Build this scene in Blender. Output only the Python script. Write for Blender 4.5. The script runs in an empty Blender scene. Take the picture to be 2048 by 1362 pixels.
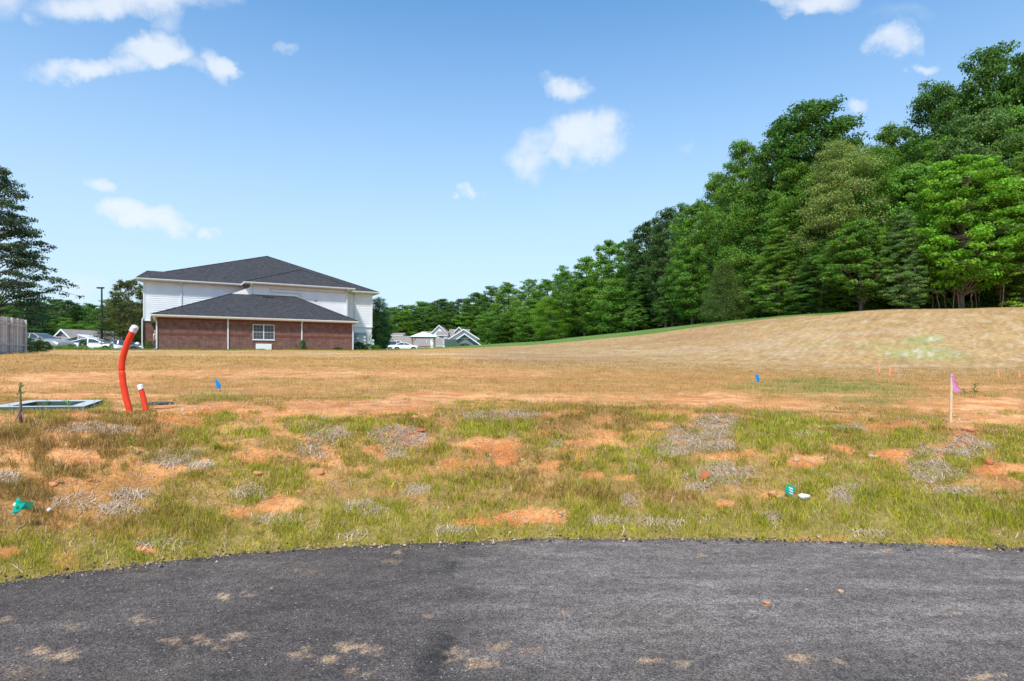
import bpy, bmesh, math, random
import numpy as np
from mathutils import Vector, Matrix
random.seed(7); RNG = np.random.default_rng(11)
SC = bpy.context.scene; COL = SC.collection
FX = 1200.0; CX = 1024.0; HY = 722.0; EYE = 1.6          # camera calibration read off the photograph

# ---------------------------------------------------------------- camera
cam = bpy.data.objects.new('camera', bpy.data.cameras.new('camera')); COL.objects.link(cam)
cam.location = (0, 0, EYE); cam.rotation_euler = (math.radians(90), 0, 0)
cam.data.sensor_width = 36; cam.data.lens = 36 * FX / 2048; cam.data.shift_y = 41 / 2048
cam.data.clip_start = 0.1; cam.data.clip_end = 5000
SC.camera = cam
SC.render.resolution_x, SC.render.resolution_y = 1024, 681

# ---------------------------------------------------------------- sky, sun, exposure
SUN_DIR = Vector((-0.16, -0.75, 1.05)).normalized()
SUN_EL = math.asin(SUN_DIR.z); SUN_AZ = math.atan2(SUN_DIR.x, SUN_DIR.y)
world = bpy.data.worlds.new('World'); SC.world = world; world.use_nodes = True
wt = world.node_tree; wn = wt.nodes; wl = wt.links; wn.clear()
def wnode(t, **k):
    n = wn.new(t)
    for a, b in k.items(): setattr(n, a, b)
    return n
def wmath(op, a, b=None, c=None, clamp=False):
    n = wn.new('ShaderNodeMath'); n.operation = op; n.use_clamp = clamp
    for i, v in enumerate((a, b, c)):
        if v is None: continue
        if isinstance(v, (int, float)): n.inputs[i].default_value = v
        else: wl.new(v, n.inputs[i])
    return n.outputs[0]
sky = wnode('ShaderNodeTexSky', sky_type='NISHITA', sun_disc=False, sun_elevation=SUN_EL, sun_rotation=SUN_AZ,
            altitude=200, air_density=1.0, dust_density=0.6, ozone_density=2.2)
tc = wnode('ShaderNodeTexCoord'); sep = wnode('ShaderNodeSeparateXYZ'); wl.new(tc.outputs['Generated'], sep.inputs[0])
yy = wmath('MAXIMUM', sep.outputs[1], 0.02)
cu = wmath('DIVIDE', sep.outputs[0], yy); cv = wmath('DIVIDE', sep.outputs[2], yy)
nz = wnode('ShaderNodeTexNoise'); nz.inputs['Scale'].default_value = 9; nz.inputs['Detail'].default_value = 6; nz.inputs['Roughness'].default_value = 0.6
wl.new(tc.outputs['Generated'], nz.inputs['Vector'])
sepn = wnode('ShaderNodeSeparateColor'); wl.new(nz.outputs['Color'], sepn.inputs[0])
du = wmath('MULTIPLY', wmath('SUBTRACT', sepn.outputs[0], 0.5), 0.22); dv = wmath('MULTIPLY', wmath('SUBTRACT', sepn.outputs[1], 0.5), 0.13)
uu = wmath('ADD', cu, du); vv = wmath('ADD', cv, dv)
clouds = [(300,112,92,34,1.1),(335,92,44,30,.8),(140,142,80,22,.95),(215,136,70,20,.8),(390,135,60,20,.6),(434,128,32,30,.9),(270,12,190,34,.9),(330,48,50,22,.5),(20,5,60,40,.7),(90,38,26,14,.5),(470,5,40,16,.5),
          (1130,168,64,28,.95),(1175,272,84,54,1.1),(1210,245,40,32,.6),(1070,310,58,40,.75),(1030,300,30,18,.4),(930,402,22,14,.8),(208,358,46,22,.9),(280,418,92,25,1.1),(340,432,52,24,.9),(430,446,24,14,.7),
          (1630,2,75,24,.9),(1785,78,34,24,.75),(1838,122,22,12,.6),(1708,212,26,20,.75),(160,568,60,20,.5),(580,80,20,14,.45),(1365,292,14,12,.3),(1800,40,70,14,.25)]
mask = None
for (px, py, rx, ry, st) in clouds:
    a = wmath('DIVIDE', wmath('SUBTRACT', uu, (px-CX)/FX), rx*1.25/FX)
    b = wmath('DIVIDE', wmath('SUBTRACT', vv, (HY-py)/FX), ry*1.25/FX)
    m = wmath('MULTIPLY', wmath('SUBTRACT', 1.0, wmath('ADD', wmath('MULTIPLY', a, a), wmath('MULTIPLY', b, b)), clamp=True), st)
    mask = m if mask is None else wmath('MAXIMUM', mask, m)
n2 = wnode('ShaderNodeTexNoise'); n2.inputs['Scale'].default_value = 22; n2.inputs['Detail'].default_value = 7; n2.inputs['Roughness'].default_value = 0.62
wl.new(tc.outputs['Generated'], n2.inputs['Vector'])
front = wmath('GREATER_THAN', sep.outputs[1], 0.3)
mk = wmath('MULTIPLY', mask, wmath('ADD', 0.1, wmath('MULTIPLY', n2.outputs['Fac'], 1.9)))
mr = wnode('ShaderNodeMapRange', interpolation_type='SMOOTHSTEP'); wl.new(mk, mr.inputs[0]); mr.inputs[1].default_value = 0.02; mr.inputs[2].default_value = 1.15; mr.inputs[4].default_value = 0.78
mfront = wmath('MULTIPLY', mr.outputs[0], front)
# the same kind of small cumulus goes on round the rest of the sky
n3 = wnode('ShaderNodeTexNoise'); n3.inputs['Scale'].default_value = 2.6; n3.inputs['Detail'].default_value = 8
mp = wnode('ShaderNodeMapping'); mp.inputs['Scale'].default_value = (1, 1, 2.5); wl.new(tc.outputs['Generated'], mp.inputs['Vector']); wl.new(mp.outputs[0], n3.inputs['Vector'])
mr3 = wnode('ShaderNodeMapRange', interpolation_type='SMOOTHSTEP'); wl.new(n3.outputs['Fac'], mr3.inputs[0]); mr3.inputs[1].default_value = 0.54; mr3.inputs[2].default_value = 0.72; mr3.inputs[4].default_value = 0.8
edge = wnode('ShaderNodeMapRange', interpolation_type='SMOOTHSTEP'); wl.new(sep.outputs[1], edge.inputs[0]); edge.inputs[1].default_value = 0.55; edge.inputs[2].default_value = 0.3
mall = wmath('MAXIMUM', mfront, wmath('MULTIPLY', mr3.outputs[0], edge.outputs[0]))
tint = wnode('ShaderNodeMix', data_type='RGBA', blend_type='MULTIPLY'); tint.inputs[0].default_value = 1
wl.new(sky.outputs[0], tint.inputs[6]); tint.inputs[7].default_value = (.80, 1.40, 1.62, 1)
haze = wnode('ShaderNodeMapRange', interpolation_type='SMOOTHSTEP'); wl.new(sep.outputs[2], haze.inputs[0]); haze.inputs[1].default_value = 0.62; haze.inputs[2].default_value = -0.05; haze.inputs[4].default_value = 0.9
hz = wnode('ShaderNodeMix', data_type='RGBA'); wl.new(haze.outputs[0], hz.inputs[0]); wl.new(tint.outputs[2], hz.inputs[6]); hz.inputs[7].default_value = (4.75, 5.5, 6.3, 1)
cm = wnode('ShaderNodeMix', data_type='RGBA'); wl.new(mall, cm.inputs[0]); wl.new(hz.outputs[2], cm.inputs[6]); cm.inputs[7].default_value = (6.0, 6.35, 6.75, 1)
bg = wnode('ShaderNodeBackground'); bg.inputs['Strength'].default_value = 0.108; wl.new(cm.outputs[2], bg.inputs[0])
wo = wnode('ShaderNodeOutputWorld'); wl.new(bg.outputs[0], wo.inputs[0])
sun = bpy.data.objects.new('sun', bpy.data.lights.new('sun', 'SUN')); COL.objects.link(sun)
sun.data.energy = 3.15; sun.data.angle = math.radians(6); sun.data.color = (1, 0.95, 0.87)
sun.rotation_euler = SUN_DIR.to_track_quat('Z', 'Y').to_euler()
SC.view_settings.view_transform = 'Standard'; SC.view_settings.look = 'None'; SC.view_settings.gamma = 1
SC.view_settings.use_curve_mapping = False; SC.view_settings.exposure = 0.5

# ---------------------------------------------------------------- helpers
def tag(o, label=None, cat=None, group=None, kind=None):
    if label: o['label'] = label
    if cat: o['category'] = cat
    if group: o['group'] = group
    if kind: o['kind'] = kind
    return o
def empty(name, loc=(0, 0, 0), rz=0, label=None, cat=None, group=None):
    o = bpy.data.objects.new(name, None); COL.objects.link(o); o.location = loc; o.rotation_euler = (0, 0, rz); o.empty_display_size = .2
    return tag(o, label, cat, group)
def link(name, me, mat=None, parent=None):
    o = bpy.data.objects.new(name, me); COL.objects.link(o)
    if mat is not None and not me.materials: me.materials.append(mat)
    if parent: o.parent = parent
    return o
def copy_tree(o, parent=None):
    c = o.copy(); COL.objects.link(c)
    if parent: c.parent = parent
    for ch in o.children: copy_tree(ch, c)
    return c
def npmesh(name, V, F, col=None, smooth=False):
    """V (n,3), F (m,k) faces of one size k; col (n,3) vertex colour"""
    V = np.asarray(V, np.float32); F = np.asarray(F, np.int32); m, k = F.shape
    me = bpy.data.meshes.new(name); me.vertices.add(len(V)); me.vertices.foreach_set('co', V.ravel())
    me.loops.add(m*k); me.loops.foreach_set('vertex_index', F.ravel()); me.polygons.add(m)
    me.polygons.foreach_set('loop_start', np.arange(0, m*k, k, dtype=np.int32))
    if smooth: me.polygons.foreach_set('use_smooth', np.ones(m, bool))
    if col is not None:
        a = me.color_attributes.new('Col', 'FLOAT_COLOR', 'POINT')
        c4 = np.ones((len(V), 4), np.float32); c4[:, :np.shape(col)[1]] = col; a.data.foreach_set('color', c4.ravel())
    me.update(); return me
class MB:
    def __init__(s): s.v = []; s.f = []
    def poly(s, pts):
        i = len(s.v); s.v += [tuple(p) for p in pts]; s.f.append(tuple(range(i, i+len(pts)))); return s
    def box(s, x0, x1, y0, y1, z0, z1):
        i = len(s.v); s.v += [(x, y, z) for z in (z0, z1) for (x, y) in ((x0, y0), (x1, y0), (x1, y1), (x0, y1))]
        s.f += [tuple(i+k for k in q) for q in ((3, 2, 1, 0), (4, 5, 6, 7), (0, 1, 5, 4), (1, 2, 6, 5), (2, 3, 7, 6), (3, 0, 4, 7))]; return s
    def prism(s, pts, off):
        """closed solid: polygon pts extruded by vector off"""
        n = len(pts); i = len(s.v); s.v += [tuple(p) for p in pts] + [tuple(Vector(p)+Vector(off)) for p in pts]
        s.f.append(tuple(i+k for k in range(n))); s.f.append(tuple(i+n+k for k in reversed(range(n))))
        for k in range(n):
            j = (k+1) % n; s.f.append((i+j, i+k, i+n+k, i+n+j))
        return s
    def bar(s, a, b, w, h=None):
        h = h or w; a = Vector(a); b = Vector(b); d = (b-a).normalized()
        sd = d.cross(Vector((0, 0, 1))); sd = Vector((1, 0, 0)) if sd.length < 1e-3 else sd.normalized(); up = sd.cross(d)
        q = [a-sd*w/2-up*h/2, a+sd*w/2-up*h/2, a+sd*w/2+up*h/2, a-sd*w/2+up*h/2]
        return s.prism(q, b-a)
    def tube(s, pts, rad, n=8, caps=True):
        pts = [Vector(p) for p in pts]; i0 = len(s.v)
        for k, p in enumerate(pts):
            d = (pts[min(k+1, len(pts)-1)]-pts[max(k-1, 0)]).normalized()
            a = d.cross(Vector((0.13, 1, 0.07))).normalized(); b = d.cross(a); r = rad[k] if isinstance(rad, (list, tuple)) else rad
            s.v += [tuple(p+a*math.cos(t*2*math.pi/n)*r+b*math.sin(t*2*math.pi/n)*r) for t in range(n)]
        for k in range(len(pts)-1):
            for t in range(n):
                u = (t+1) % n; s.f.append((i0+k*n+t, i0+k*n+u, i0+(k+1)*n+u, i0+(k+1)*n+t))
        if caps: s.f.append(tuple(i0+t for t in reversed(range(n)))); s.f.append(tuple(i0+(len(pts)-1)*n+t for t in range(n)))
        return s
    def mesh(s, name, smooth=False, bevel=0):
        me = bpy.data.meshes.new(name); me.from_pydata(s.v, [], s.f)
        bm = bmesh.new(); bm.from_mesh(me); bmesh.ops.recalc_face_normals(bm, faces=bm.faces)
        if bevel: bmesh.ops.bevel(bm, geom=list(bm.edges), offset=bevel, segments=2, affect='EDGES', profile=0.7)
        uv = bm.loops.layers.uv.new('UVMap')
        for f in bm.faces:
            n = f.normal; f.smooth = smooth
            for l in f.loops:
                c = l.vert.co
                if abs(n.z) > .85: l[uv].uv = (c.x, c.y)
                elif abs(n.x) > abs(n.y): l[uv].uv = (c.y, c.z if abs(n.z) < .1 else c.z/max(.15, math.sqrt(1-n.z*n.z)))
                else: l[uv].uv = (c.x, c.z if abs(n.z) < .1 else c.z/max(.15, math.sqrt(1-n.z*n.z)))
        bm.to_mesh(me); bm.free(); return me
    def build(s, name, mat, parent=None, smooth=False, bevel=0):
        return link(name, s.mesh(name, smooth, bevel), mat, parent)

def at(px, py, Y): return Vector(((px-CX)/FX*Y, Y, EYE-(py-HY)/FX*Y))

# ---------------------------------------------------------------- materials
def mat(name, color=(.5, .5, .5), rough=.8, spec=.3, metal=0, attr=False, objcol=False, noise=None, bump=None, transl=0, coords='Object'):
    """principled; noise=(scale, amount, detail), bump=(scale, strength, distance)"""
    m = bpy.data.materials.new(name); m.use_nodes = True; t = m.node_tree; n = t.nodes; l = t.links; p = n['Principled BSDF']
    p.inputs['Roughness'].default_value = rough; p.inputs['Specular IOR Level'].default_value = spec; p.inputs['Metallic'].default_value = metal
    src = None
    def mul(a, b):
        x = n.new('ShaderNodeMix'); x.data_type = 'RGBA'; x.blend_type = 'MULTIPLY'; x.inputs[0].default_value = 1
        for i, v in ((6, a), (7, b)):
            if isinstance(v, tuple): x.inputs[i].default_value = v
            else: l.new(v, x.inputs[i])
        return x.outputs[2]
    src = (*color, 1)
    if attr:
        a = n.new('ShaderNodeAttribute'); a.attribute_name = 'Col'; src = mul(a.outputs['Color'], src)
    if objcol:
        o = n.new('ShaderNodeObjectInfo'); src = mul(o.outputs['Color'], src)
    tcn = n.new('ShaderNodeTexCoord')
    if noise:
        q = n.new('ShaderNodeTexNoise'); q.inputs['Scale'].default_value = noise[0]; q.inputs['Detail'].default_value = noise[2] if len(noise) > 2 else 6
        l.new(tcn.outputs[coords], q.inputs['Vector'])
        r = n.new('ShaderNodeMapRange'); l.new(q.outputs['Fac'], r.inputs[0]); r.inputs[1].default_value = .3; r.inputs[2].default_value = .7
        r.inputs[3].default_value = 1-noise[1]; r.inputs[4].default_value = 1+noise[1]
        src = mul(src, r.outputs[0])
    if isinstance(src, tuple): p.inputs['Base Color'].default_value = src
    else: l.new(src, p.inputs['Base Color'])
    if bump:
        q = n.new('ShaderNodeTexNoise'); q.inputs['Scale'].default_value = bump[0]; q.inputs['Detail'].default_value = 5
        l.new(tcn.outputs[coords], q.inputs['Vector']); b = n.new('ShaderNodeBump'); b.inputs['Strength'].default_value = bump[1]; b.inputs['Distance'].default_value = bump[2]
        l.new(q.outputs['Fac'], b.inputs['Height']); l.new(b.outputs[0], p.inputs['Normal'])
    if transl:
        tr = n.new('ShaderNodeBsdfTranslucent'); mx = n.new('ShaderNodeMixShader'); mx.inputs[0].default_value = transl
        if isinstance(src, tuple): tr.inputs[0].default_value = src
        else: l.new(src, tr.inputs[0])
        l.new(p.outputs[0], mx.inputs[1]); l.new(tr.outputs[0], mx.inputs[2]); l.new(mx.outputs[0], n['Material Output'].inputs[0])
    m['src'] = 1
    return m
M = {}
M['white'] = mat('white_trim', (.78, .78, .77), .5, .4, noise=(3, .05))
M['siding'] = mat('vinyl_siding', (.80, .79, .80), .5, .35, noise=(1.2, .05))
M['gutter'] = mat('gutter_metal', (.70, .69, .68), .45, .4, noise=(4, .08))
M['soffit'] = mat('soffit_cream', (.62, .58, .50), .6, .3)
M['leaf'] = mat('leaf', (1, 1, 1), .5, .35, attr=True, objcol=True, transl=.44)
M['bark'] = mat('bark', (.17, .13, .10), .9, .2, noise=(6, .35), bump=(14, .6, .04), objcol=True)
M['grass'] = mat('grass_blades', (1, 1, 1), .6, .25, attr=True, transl=.3)
M['straw'] = mat('dead_straw', (1, 1, 1), .7, .25, attr=True, transl=.1)
M['rock'] = mat('rock', (.50, .30, .17), .9, .2, objcol=True, noise=(18, .25), bump=(40, .6, .01))
M['pipe'] = mat('orange_red_conduit', (.82, .050, .012), .42, .4, noise=(14, .14, 10), bump=(30, .25, .002))
M['tape'] = mat('white_tape_wrap', (.75, .73, .74), .5, .4, noise=(25, .12), bump=(45, .7, .01))
M['pad'] = mat('pad_side_shaded', (.055, .085, .075), .75, .3, noise=(5, .12), bump=(60, .3, .003))  # grey green pad sides, darkened: the front's shade is put into the colour
M['pad_top_lit'] = mat('pad_top_lit', (.52, .54, .50), .7, .3, noise=(7, .08), bump=(60, .3, .003))  # same pad, lightened: daylight on the top face is put into the colour
M['black'] = mat('black_plastic', (.05, .055, .06), .55, .4, noise=(12, .2))
M['glass'] = mat('window_glass', (.06, .08, .09), .45, .3)
M['carglass'] = mat('car_glass', (.04, .05, .055), .06, .7)
M['grey'] = mat('meter_grey', (.22, .25, .28), .5, .4, noise=(3, .08))
M['meter'] = mat('meter_glass', (.55, .57, .60), .25, .5)
M['carwhite'] = mat('car_white', (.82, .82, .82), .25, .6)
M['carsilver'] = mat('car_silver_beige', (.42, .40, .36), .28, .6, .4)
M['cargrey'] = mat('car_dark_grey', (.10, .11, .125), .25, .6, .3)
M['tyre'] = mat('tyre', (.025, .025, .025), .85, .2)
M['rim'] = mat('rim', (.45, .45, .46), .35, .5, .7)
M['lamp'] = mat('lamp_lens', (.5, .48, .45), .2, .6)
M['redlamp'] = mat('tail_lens', (.45, .03, .02), .2, .6)
M['fence'] = mat('weathered_wood', (.36, .34, .33), .9, .2, objcol=True)
M['wood'] = mat('gazebo_wood', (.30, .19, .10), .85, .2, noise=(4, .2))
M['dirtyroof'] = mat('brown_shingles', (.29, .245, .22), .9, .2, noise=(1.5, .10), bump=(9, .5, .03))
M['bluegrey'] = mat('blue_grey_boards', (.18, .20, .245), .7, .3)
M['paleboards'] = mat('pale_boards', (.76, .76, .80), .7, .3)
M['greenbox'] = mat('dull_green_metal', (.075, .12, .095), .6, .3, noise=(2, .12))
M['pole'] = mat('dark_pole', (.05, .05, .045), .6, .3)
M['blueflag'] = mat('blue_flag', (.02, .30, .75), .5, .3, transl=.3)
M['pinkflag'] = mat('pink_flag', (.88, .36, .66), .5, .3, transl=.3)
M['greenflag'] = mat('green_flag', (.01, .58, .42), .45, .35, transl=.3)
M['orangepaint'] = mat('orange_paint', (.9, .30, .14), .7, .2)
M['lath'] = mat('pale_lath', (.68, .52, .32), .8, .2, noise=(9, .1))
M['paper'] = mat('paper', (.75, .73, .70), .7, .2)
M['wire'] = mat('wire', (.3, .3, .3), .5, .4, .6)

def brick_mat():
    m = bpy.data.materials.new('red_brick'); m.use_nodes = True; t = m.node_tree; n = t.nodes; l = t.links; p = n['Principled BSDF']
    uv = n.new('ShaderNodeUVMap'); b = n.new('ShaderNodeTexBrick'); l.new(uv.outputs[0], b.inputs['Vector'])
    b.inputs['Color1'].default_value = (.155, .048, .036, 1); b.inputs['Color2'].default_value = (.075, .025, .022, 1); b.inputs['Mortar'].default_value = (.30, .20, .16, 1)
    b.inputs['Scale'].default_value = 1; b.inputs['Mortar Size'].default_value = .009; b.inputs['Mortar Smooth'].default_value = .1
    b.inputs['Brick Width'].default_value = .215; b.inputs['Row Height'].default_value = .082; b.inputs['Bias'].default_value = -.1
    q = n.new('ShaderNodeTexNoise'); q.inputs['Scale'].default_value = 2.6; q.inputs['Detail'].default_value = 10; l.new(uv.outputs[0], q.inputs['Vector'])
    r = n.new('ShaderNodeMapRange'); l.new(q.outputs['Fac'], r.inputs[0]); r.inputs[1].default_value = .3; r.inputs[2].default_value = .7; r.inputs[3].default_value = .72; r.inputs[4].default_value = 1.35
    x = n.new('ShaderNodeMix'); x.data_type = 'RGBA'; x.blend_type = 'MULTIPLY'; x.inputs[0].default_value = 1; l.new(b.outputs['Color'], x.inputs[6]); l.new(r.outputs[0], x.inputs[7])
    l.new(x.outputs[2], p.inputs['Base Color']); p.inputs['Roughness'].default_value = .9
    bu = n.new('ShaderNodeBump'); bu.inputs['Strength'].default_value = .6; bu.inputs['Distance'].default_value = .01; bu.invert = True
    l.new(b.outputs['Fac'], bu.inputs['Height']); l.new(bu.outputs[0], p.inputs['Normal']); return m
M['brick'] = brick_mat()
def shingle_mat(name, c1, c2):
    m = bpy.data.materials.new(name); m.use_nodes = True; t = m.node_tree; n = t.nodes; l = t.links; p = n['Principled BSDF']
    uv = n.new('ShaderNodeUVMap'); b = n.new('ShaderNodeTexBrick'); l.new(uv.outputs[0], b.inputs['Vector'])
    b.inputs['Color1'].default_value = (*c1, 1); b.inputs['Color2'].default_value = (*c2, 1); b.inputs['Mortar'].default_value = tuple(v*.55 for v in c2)+(1,)
    b.inputs['Scale'].default_value = 1; b.inputs['Mortar Size'].default_value = .008; b.inputs['Brick Width'].default_value = .26; b.inputs['Row Height'].default_value = .15
    q = n.new('ShaderNodeTexNoise'); q.inputs['Scale'].default_value = 7; q.inputs['Detail'].default_value = 6; l.new(uv.outputs[0], q.inputs['Vector'])
    r = n.new('ShaderNodeMapRange'); l.new(q.outputs['Fac'], r.inputs[0]); r.inputs[1].default_value = .3; r.inputs[2].default_value = .7; r.inputs[3].default_value = .65; r.inputs[4].default_value = 1.5
    x = n.new('ShaderNodeMix'); x.data_type = 'RGBA'; x.blend_type = 'MULTIPLY'; x.inputs[0].default_value = 1; l.new(b.outputs['Color'], x.inputs[6]); l.new(r.outputs[0], x.inputs[7])
    l.new(x.outputs[2], p.inputs['Base Color']); p.inputs['Roughness'].default_value = .92; p.inputs['Specular IOR Level'].default_value = .2
    bu = n.new('ShaderNodeBump'); bu.inputs['Strength'].default_value = .7; bu.inputs['Distance'].default_value = .02
    l.new(q.outputs['Fac'], bu.inputs['Height']); l.new(bu.outputs[0], p.inputs['Normal']); return m
M['shingle'] = shingle_mat('charcoal_shingles', (.072, .070, .072), (.040, .039, .042))

# ---------------------------------------------------------------- noise in numpy
def _h(ix, iy, s):
    n = (ix.astype(np.int64)*374761393 + iy.astype(np.int64)*668265263 + s*1442695041) & 0xffffffff
    n = ((n ^ (n >> 13))*1274126177) & 0xffffffff
    return ((n ^ (n >> 16)) & 0xffff)/65535.0
def vn(x, y, s=0):
    x = np.asarray(x, float); y = np.asarray(y, float)
    ix = np.floor(x); iy = np.floor(y); fx = x-ix; fy = y-iy; fx = fx*fx*(3-2*fx); fy = fy*fy*(3-2*fy)
    a = _h(ix, iy, s); b = _h(ix+1, iy, s); c = _h(ix, iy+1, s); d = _h(ix+1, iy+1, s)
    return (a*(1-fx)+b*fx)*(1-fy)+(c*(1-fx)+d*fx)*fy
def fbm(x, y, s=0, o=4):
    r = 0; a = .5; t = 0
    for k in range(o): r = r+a*vn(x*2**k+17*k, y*2**k-9*k, s+k); t += a; a *= .5
    return r/t
def sst(a, b, x):
    t = np.clip((x-a)/(b-a), 0, 1); return t*t*(3-2*t)
# ================================================================ TERRAIN
# road edge (far rim of the turning circle), measured points
RC = (1.0, -7.0)
_edge = [(-4.9, 3.2), (-3.7, 4.33), (-2.95, 4.70), (-2.19, 5.01), (-1.4, 5.17), (-.55, 5.29), (.12, 5.38), (1.1, 5.40), (2.13, 5.38), (3.19, 5.27), (4.36, 5.10), (5.6, 4.72)]
_ep = np.array([math.atan2(x-RC[0], y-RC[1]) for x, y in _edge]); _er = np.array([math.hypot(x-RC[0], y-RC[1]) for x, y in _edge])
_ep = np.concatenate([[-math.pi, -1.2], _ep, [1.2, math.pi]]); _er = np.concatenate([[12.0, 11.9], _er, [12.4, 12.0]])
def road_r(phi): return np.interp(phi, _ep, _er)
TC = {  # column (photo x) : (distance, height) along it
 -400: [(8, 1.0), (20, 1.5), (30, 2.05), (42, 2.4), (47, 2.42), (55, 2.2), (100, 2.6), (200, 4), (400, 6)],
 0:   [(8, 1.0), (12, 1.13), (20, 1.42), (30, 2.02), (42, 2.42), (46, 2.46), (55, 2.12), (100, 2.5), (200, 4), (400, 6)],
 150: [(8, .99), (12, 1.12), (20, 1.42), (30, 1.85), (42, 2.38), (46, 2.44), (54, 2.12), (100, 2.5), (200, 4), (400, 6)],
 240: [(8, .98), (12, 1.12), (20, 1.42), (30, 1.83), (42, 2.36), (47, 2.46), (56, 2.25), (100, 2.6), (200, 4), (400, 6)],
 300: [(8, .98), (12, 1.12), (20, 1.42), (30, 1.82), (42, 2.36), (47, 2.5), (60, 2.5), (100, 2.7), (200, 4.5), (400, 6)],
 500: [(8, .97), (12, 1.12), (20, 1.42), (30, 1.8), (45, 2.38), (50, 2.52), (60, 2.55), (100, 2.8), (200, 4.5), (400, 6)],
 760: [(8, .95), (12, 1.1), (20, 1.4), (30, 1.76), (45, 2.28), (58, 2.62), (66, 2.75), (110, 3.35), (200, 5), (400, 7)],
 960: [(8, .93), (12, 1.05), (20, 1.35), (30, 1.7), (45, 2.4), (65, 3.10), (85, 3.85), (110, 4.0), (150, 4.5), (220, 6), (400, 8)],
 1100: [(8, .92), (12, 1.05), (25, 1.42), (38, 1.95), (68, 3.53), (85, 4.5), (150, 6.85), (400, 12)],
 1180: [(8, .91), (12, 1.04), (25, 1.38), (37, 1.92), (68, 4.04), (90, 5.4), (135, 7.3), (400, 16)],
 1300: [(8, .9), (12, 1.02), (25, 1.32), (36, 1.85), (65, 4.6), (85, 6.0), (115, 7.5), (400, 20)],
 1400: [(8, .9), (12, 1.0), (25, 1.25), (35, 1.75), (60, 5.1), (80, 6.6), (100, 7.85), (400, 22)],
 1500: [(8, .87), (12, .98), (25, 1.2), (34, 1.65), (57, 5.45), (70, 6.55), (82, 7.5), (400, 24)],
 1600: [(8, .84), (12, .97), (25, 1.13), (32, 1.45), (54, 5.74), (66, 6.9), (400, 26)],
 1750: [(8, .80), (12, .96), (25, 1.05), (31, 1.25), (49, 5.85), (53, 6.25), (400, 28)],
 2048: [(8, .74), (12, .93), (25, 1.03), (31, 1.3), (47, 5.88), (52, 6.3), (400, 30)],
 2500: [(8, .74), (12, .93), (25, 1.1), (30, 1.5), (46, 5.9), (52, 6.4), (400, 30)]}
_us = np.array([(k-CX)/FX for k in sorted(TC)]); _LD = np.linspace(math.log(8), math.log(400), 260)
_TB = []
for k in sorted(TC):
    d, z = zip(*TC[k]); v = np.interp(np.exp(_LD), d, z)
    kk = np.ones(9)/9; vp = np.pad(v, 4, mode='edge'); v = np.convolve(vp, kk, 'valid'); _TB.append(v)
_TB = np.array(_TB)
_uf = np.linspace(_us[0], _us[-1], 300)
_TF = np.array([np.interp(_uf, _us, _TB[:, j]) for j in range(_TB.shape[1])]).T
_k = np.hanning(17); _k /= _k.sum(); _TF = np.apply_along_axis(lambda c: np.convolve(np.pad(c, 8, mode='edge'), _k, 'valid'), 0, _TF)
def road_s(X, Y):
    phi = np.arctan2(X-RC[0], Y-RC[1]); return np.hypot(X-RC[0], Y-RC[1])-road_r(phi)
def H(X, Y, detail=True):
    X = np.asarray(X, float); Y = np.asarray(Y, float)
    rho = np.hypot(X, Y)+1e-6; ang = np.arctan2(X, Y)
    D = np.where(np.abs(ang) < .86, Y, rho*.652); u = np.tan(np.clip(ang, -.86, .86))
    D = np.clip(D, .01, 399); li = np.clip((np.log(np.maximum(D, 8.0))-_LD[0])/(_LD[1]-_LD[0]), 0, 258.99); i = li.astype(int); fi = li-i
    ui = np.clip((u-_uf[0])/(_uf[1]-_uf[0]), 0, 298.99); j = ui.astype(int); fj = ui-j
    T = (_TF[j, i]*(1-fi)+_TF[j, i+1]*fi)*(1-fj)+(_TF[j+1, i]*(1-fi)+_TF[j+1, i+1]*fi)*fj
    zb = _TF[j, 0]*(1-fj)+_TF[j+1, 0]*fj
    s = road_s(X, Y); t = np.clip(s/2.75, 0, 1); g = t*(1.32-.32*t)
    z = zb*g+(T-zb)
    z = np.where(s < 0, -.06, z)-.03*np.exp(-np.maximum(s, 0)*9)
    if detail:
        w = sst(0, .5, s)*np.clip(1.3-rho/60, .0, 1)
        bank = np.exp(-((s-1.6)/1.6)**2)
        z = z+w*((fbm(X*1.1, Y*1.1, 3)-.5)*.10*(0.5+bank)+(fbm(X*4.2, Y*4.2, 8)-.5)*.05*(.4+bank)+(fbm(X*13, Y*13, 5, 2)-.5)*.02)
        # hollow inside the utility pad
        ca, cb = (X+5.95)*-.42+(Y-7.8)*.91, (X+5.95)*.93+(Y-7.8)*.30
        z = z-.20*sst(.50, .40, np.abs(ca))*sst(.42, .34, np.abs(cb))
        z = z+(fbm(X*.12, Y*.12, 31, 3)-.5)*.25*sst(30, 70, rho)
    return z
def H1(x, y): return float(H(np.array([x]), np.array([y]))[0])
def hit(px, py):
    """where the line of sight through a photo pixel meets the ground"""
    Ys = np.exp(np.linspace(math.log(2.0), math.log(300), 4000)); X = (px-CX)/FX*Ys; z = EYE-(py-HY)/FX*Ys
    d = z-H(X, Ys); k = np.argmax(d < 0) if (d < 0).any() else len(Ys)-1
    return Vector((X[k], Ys[k], H1(X[k], Ys[k])))
def proj(X, Y, Z): return CX+FX*X/Y, HY-FX*(Z-EYE)/Y

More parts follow.
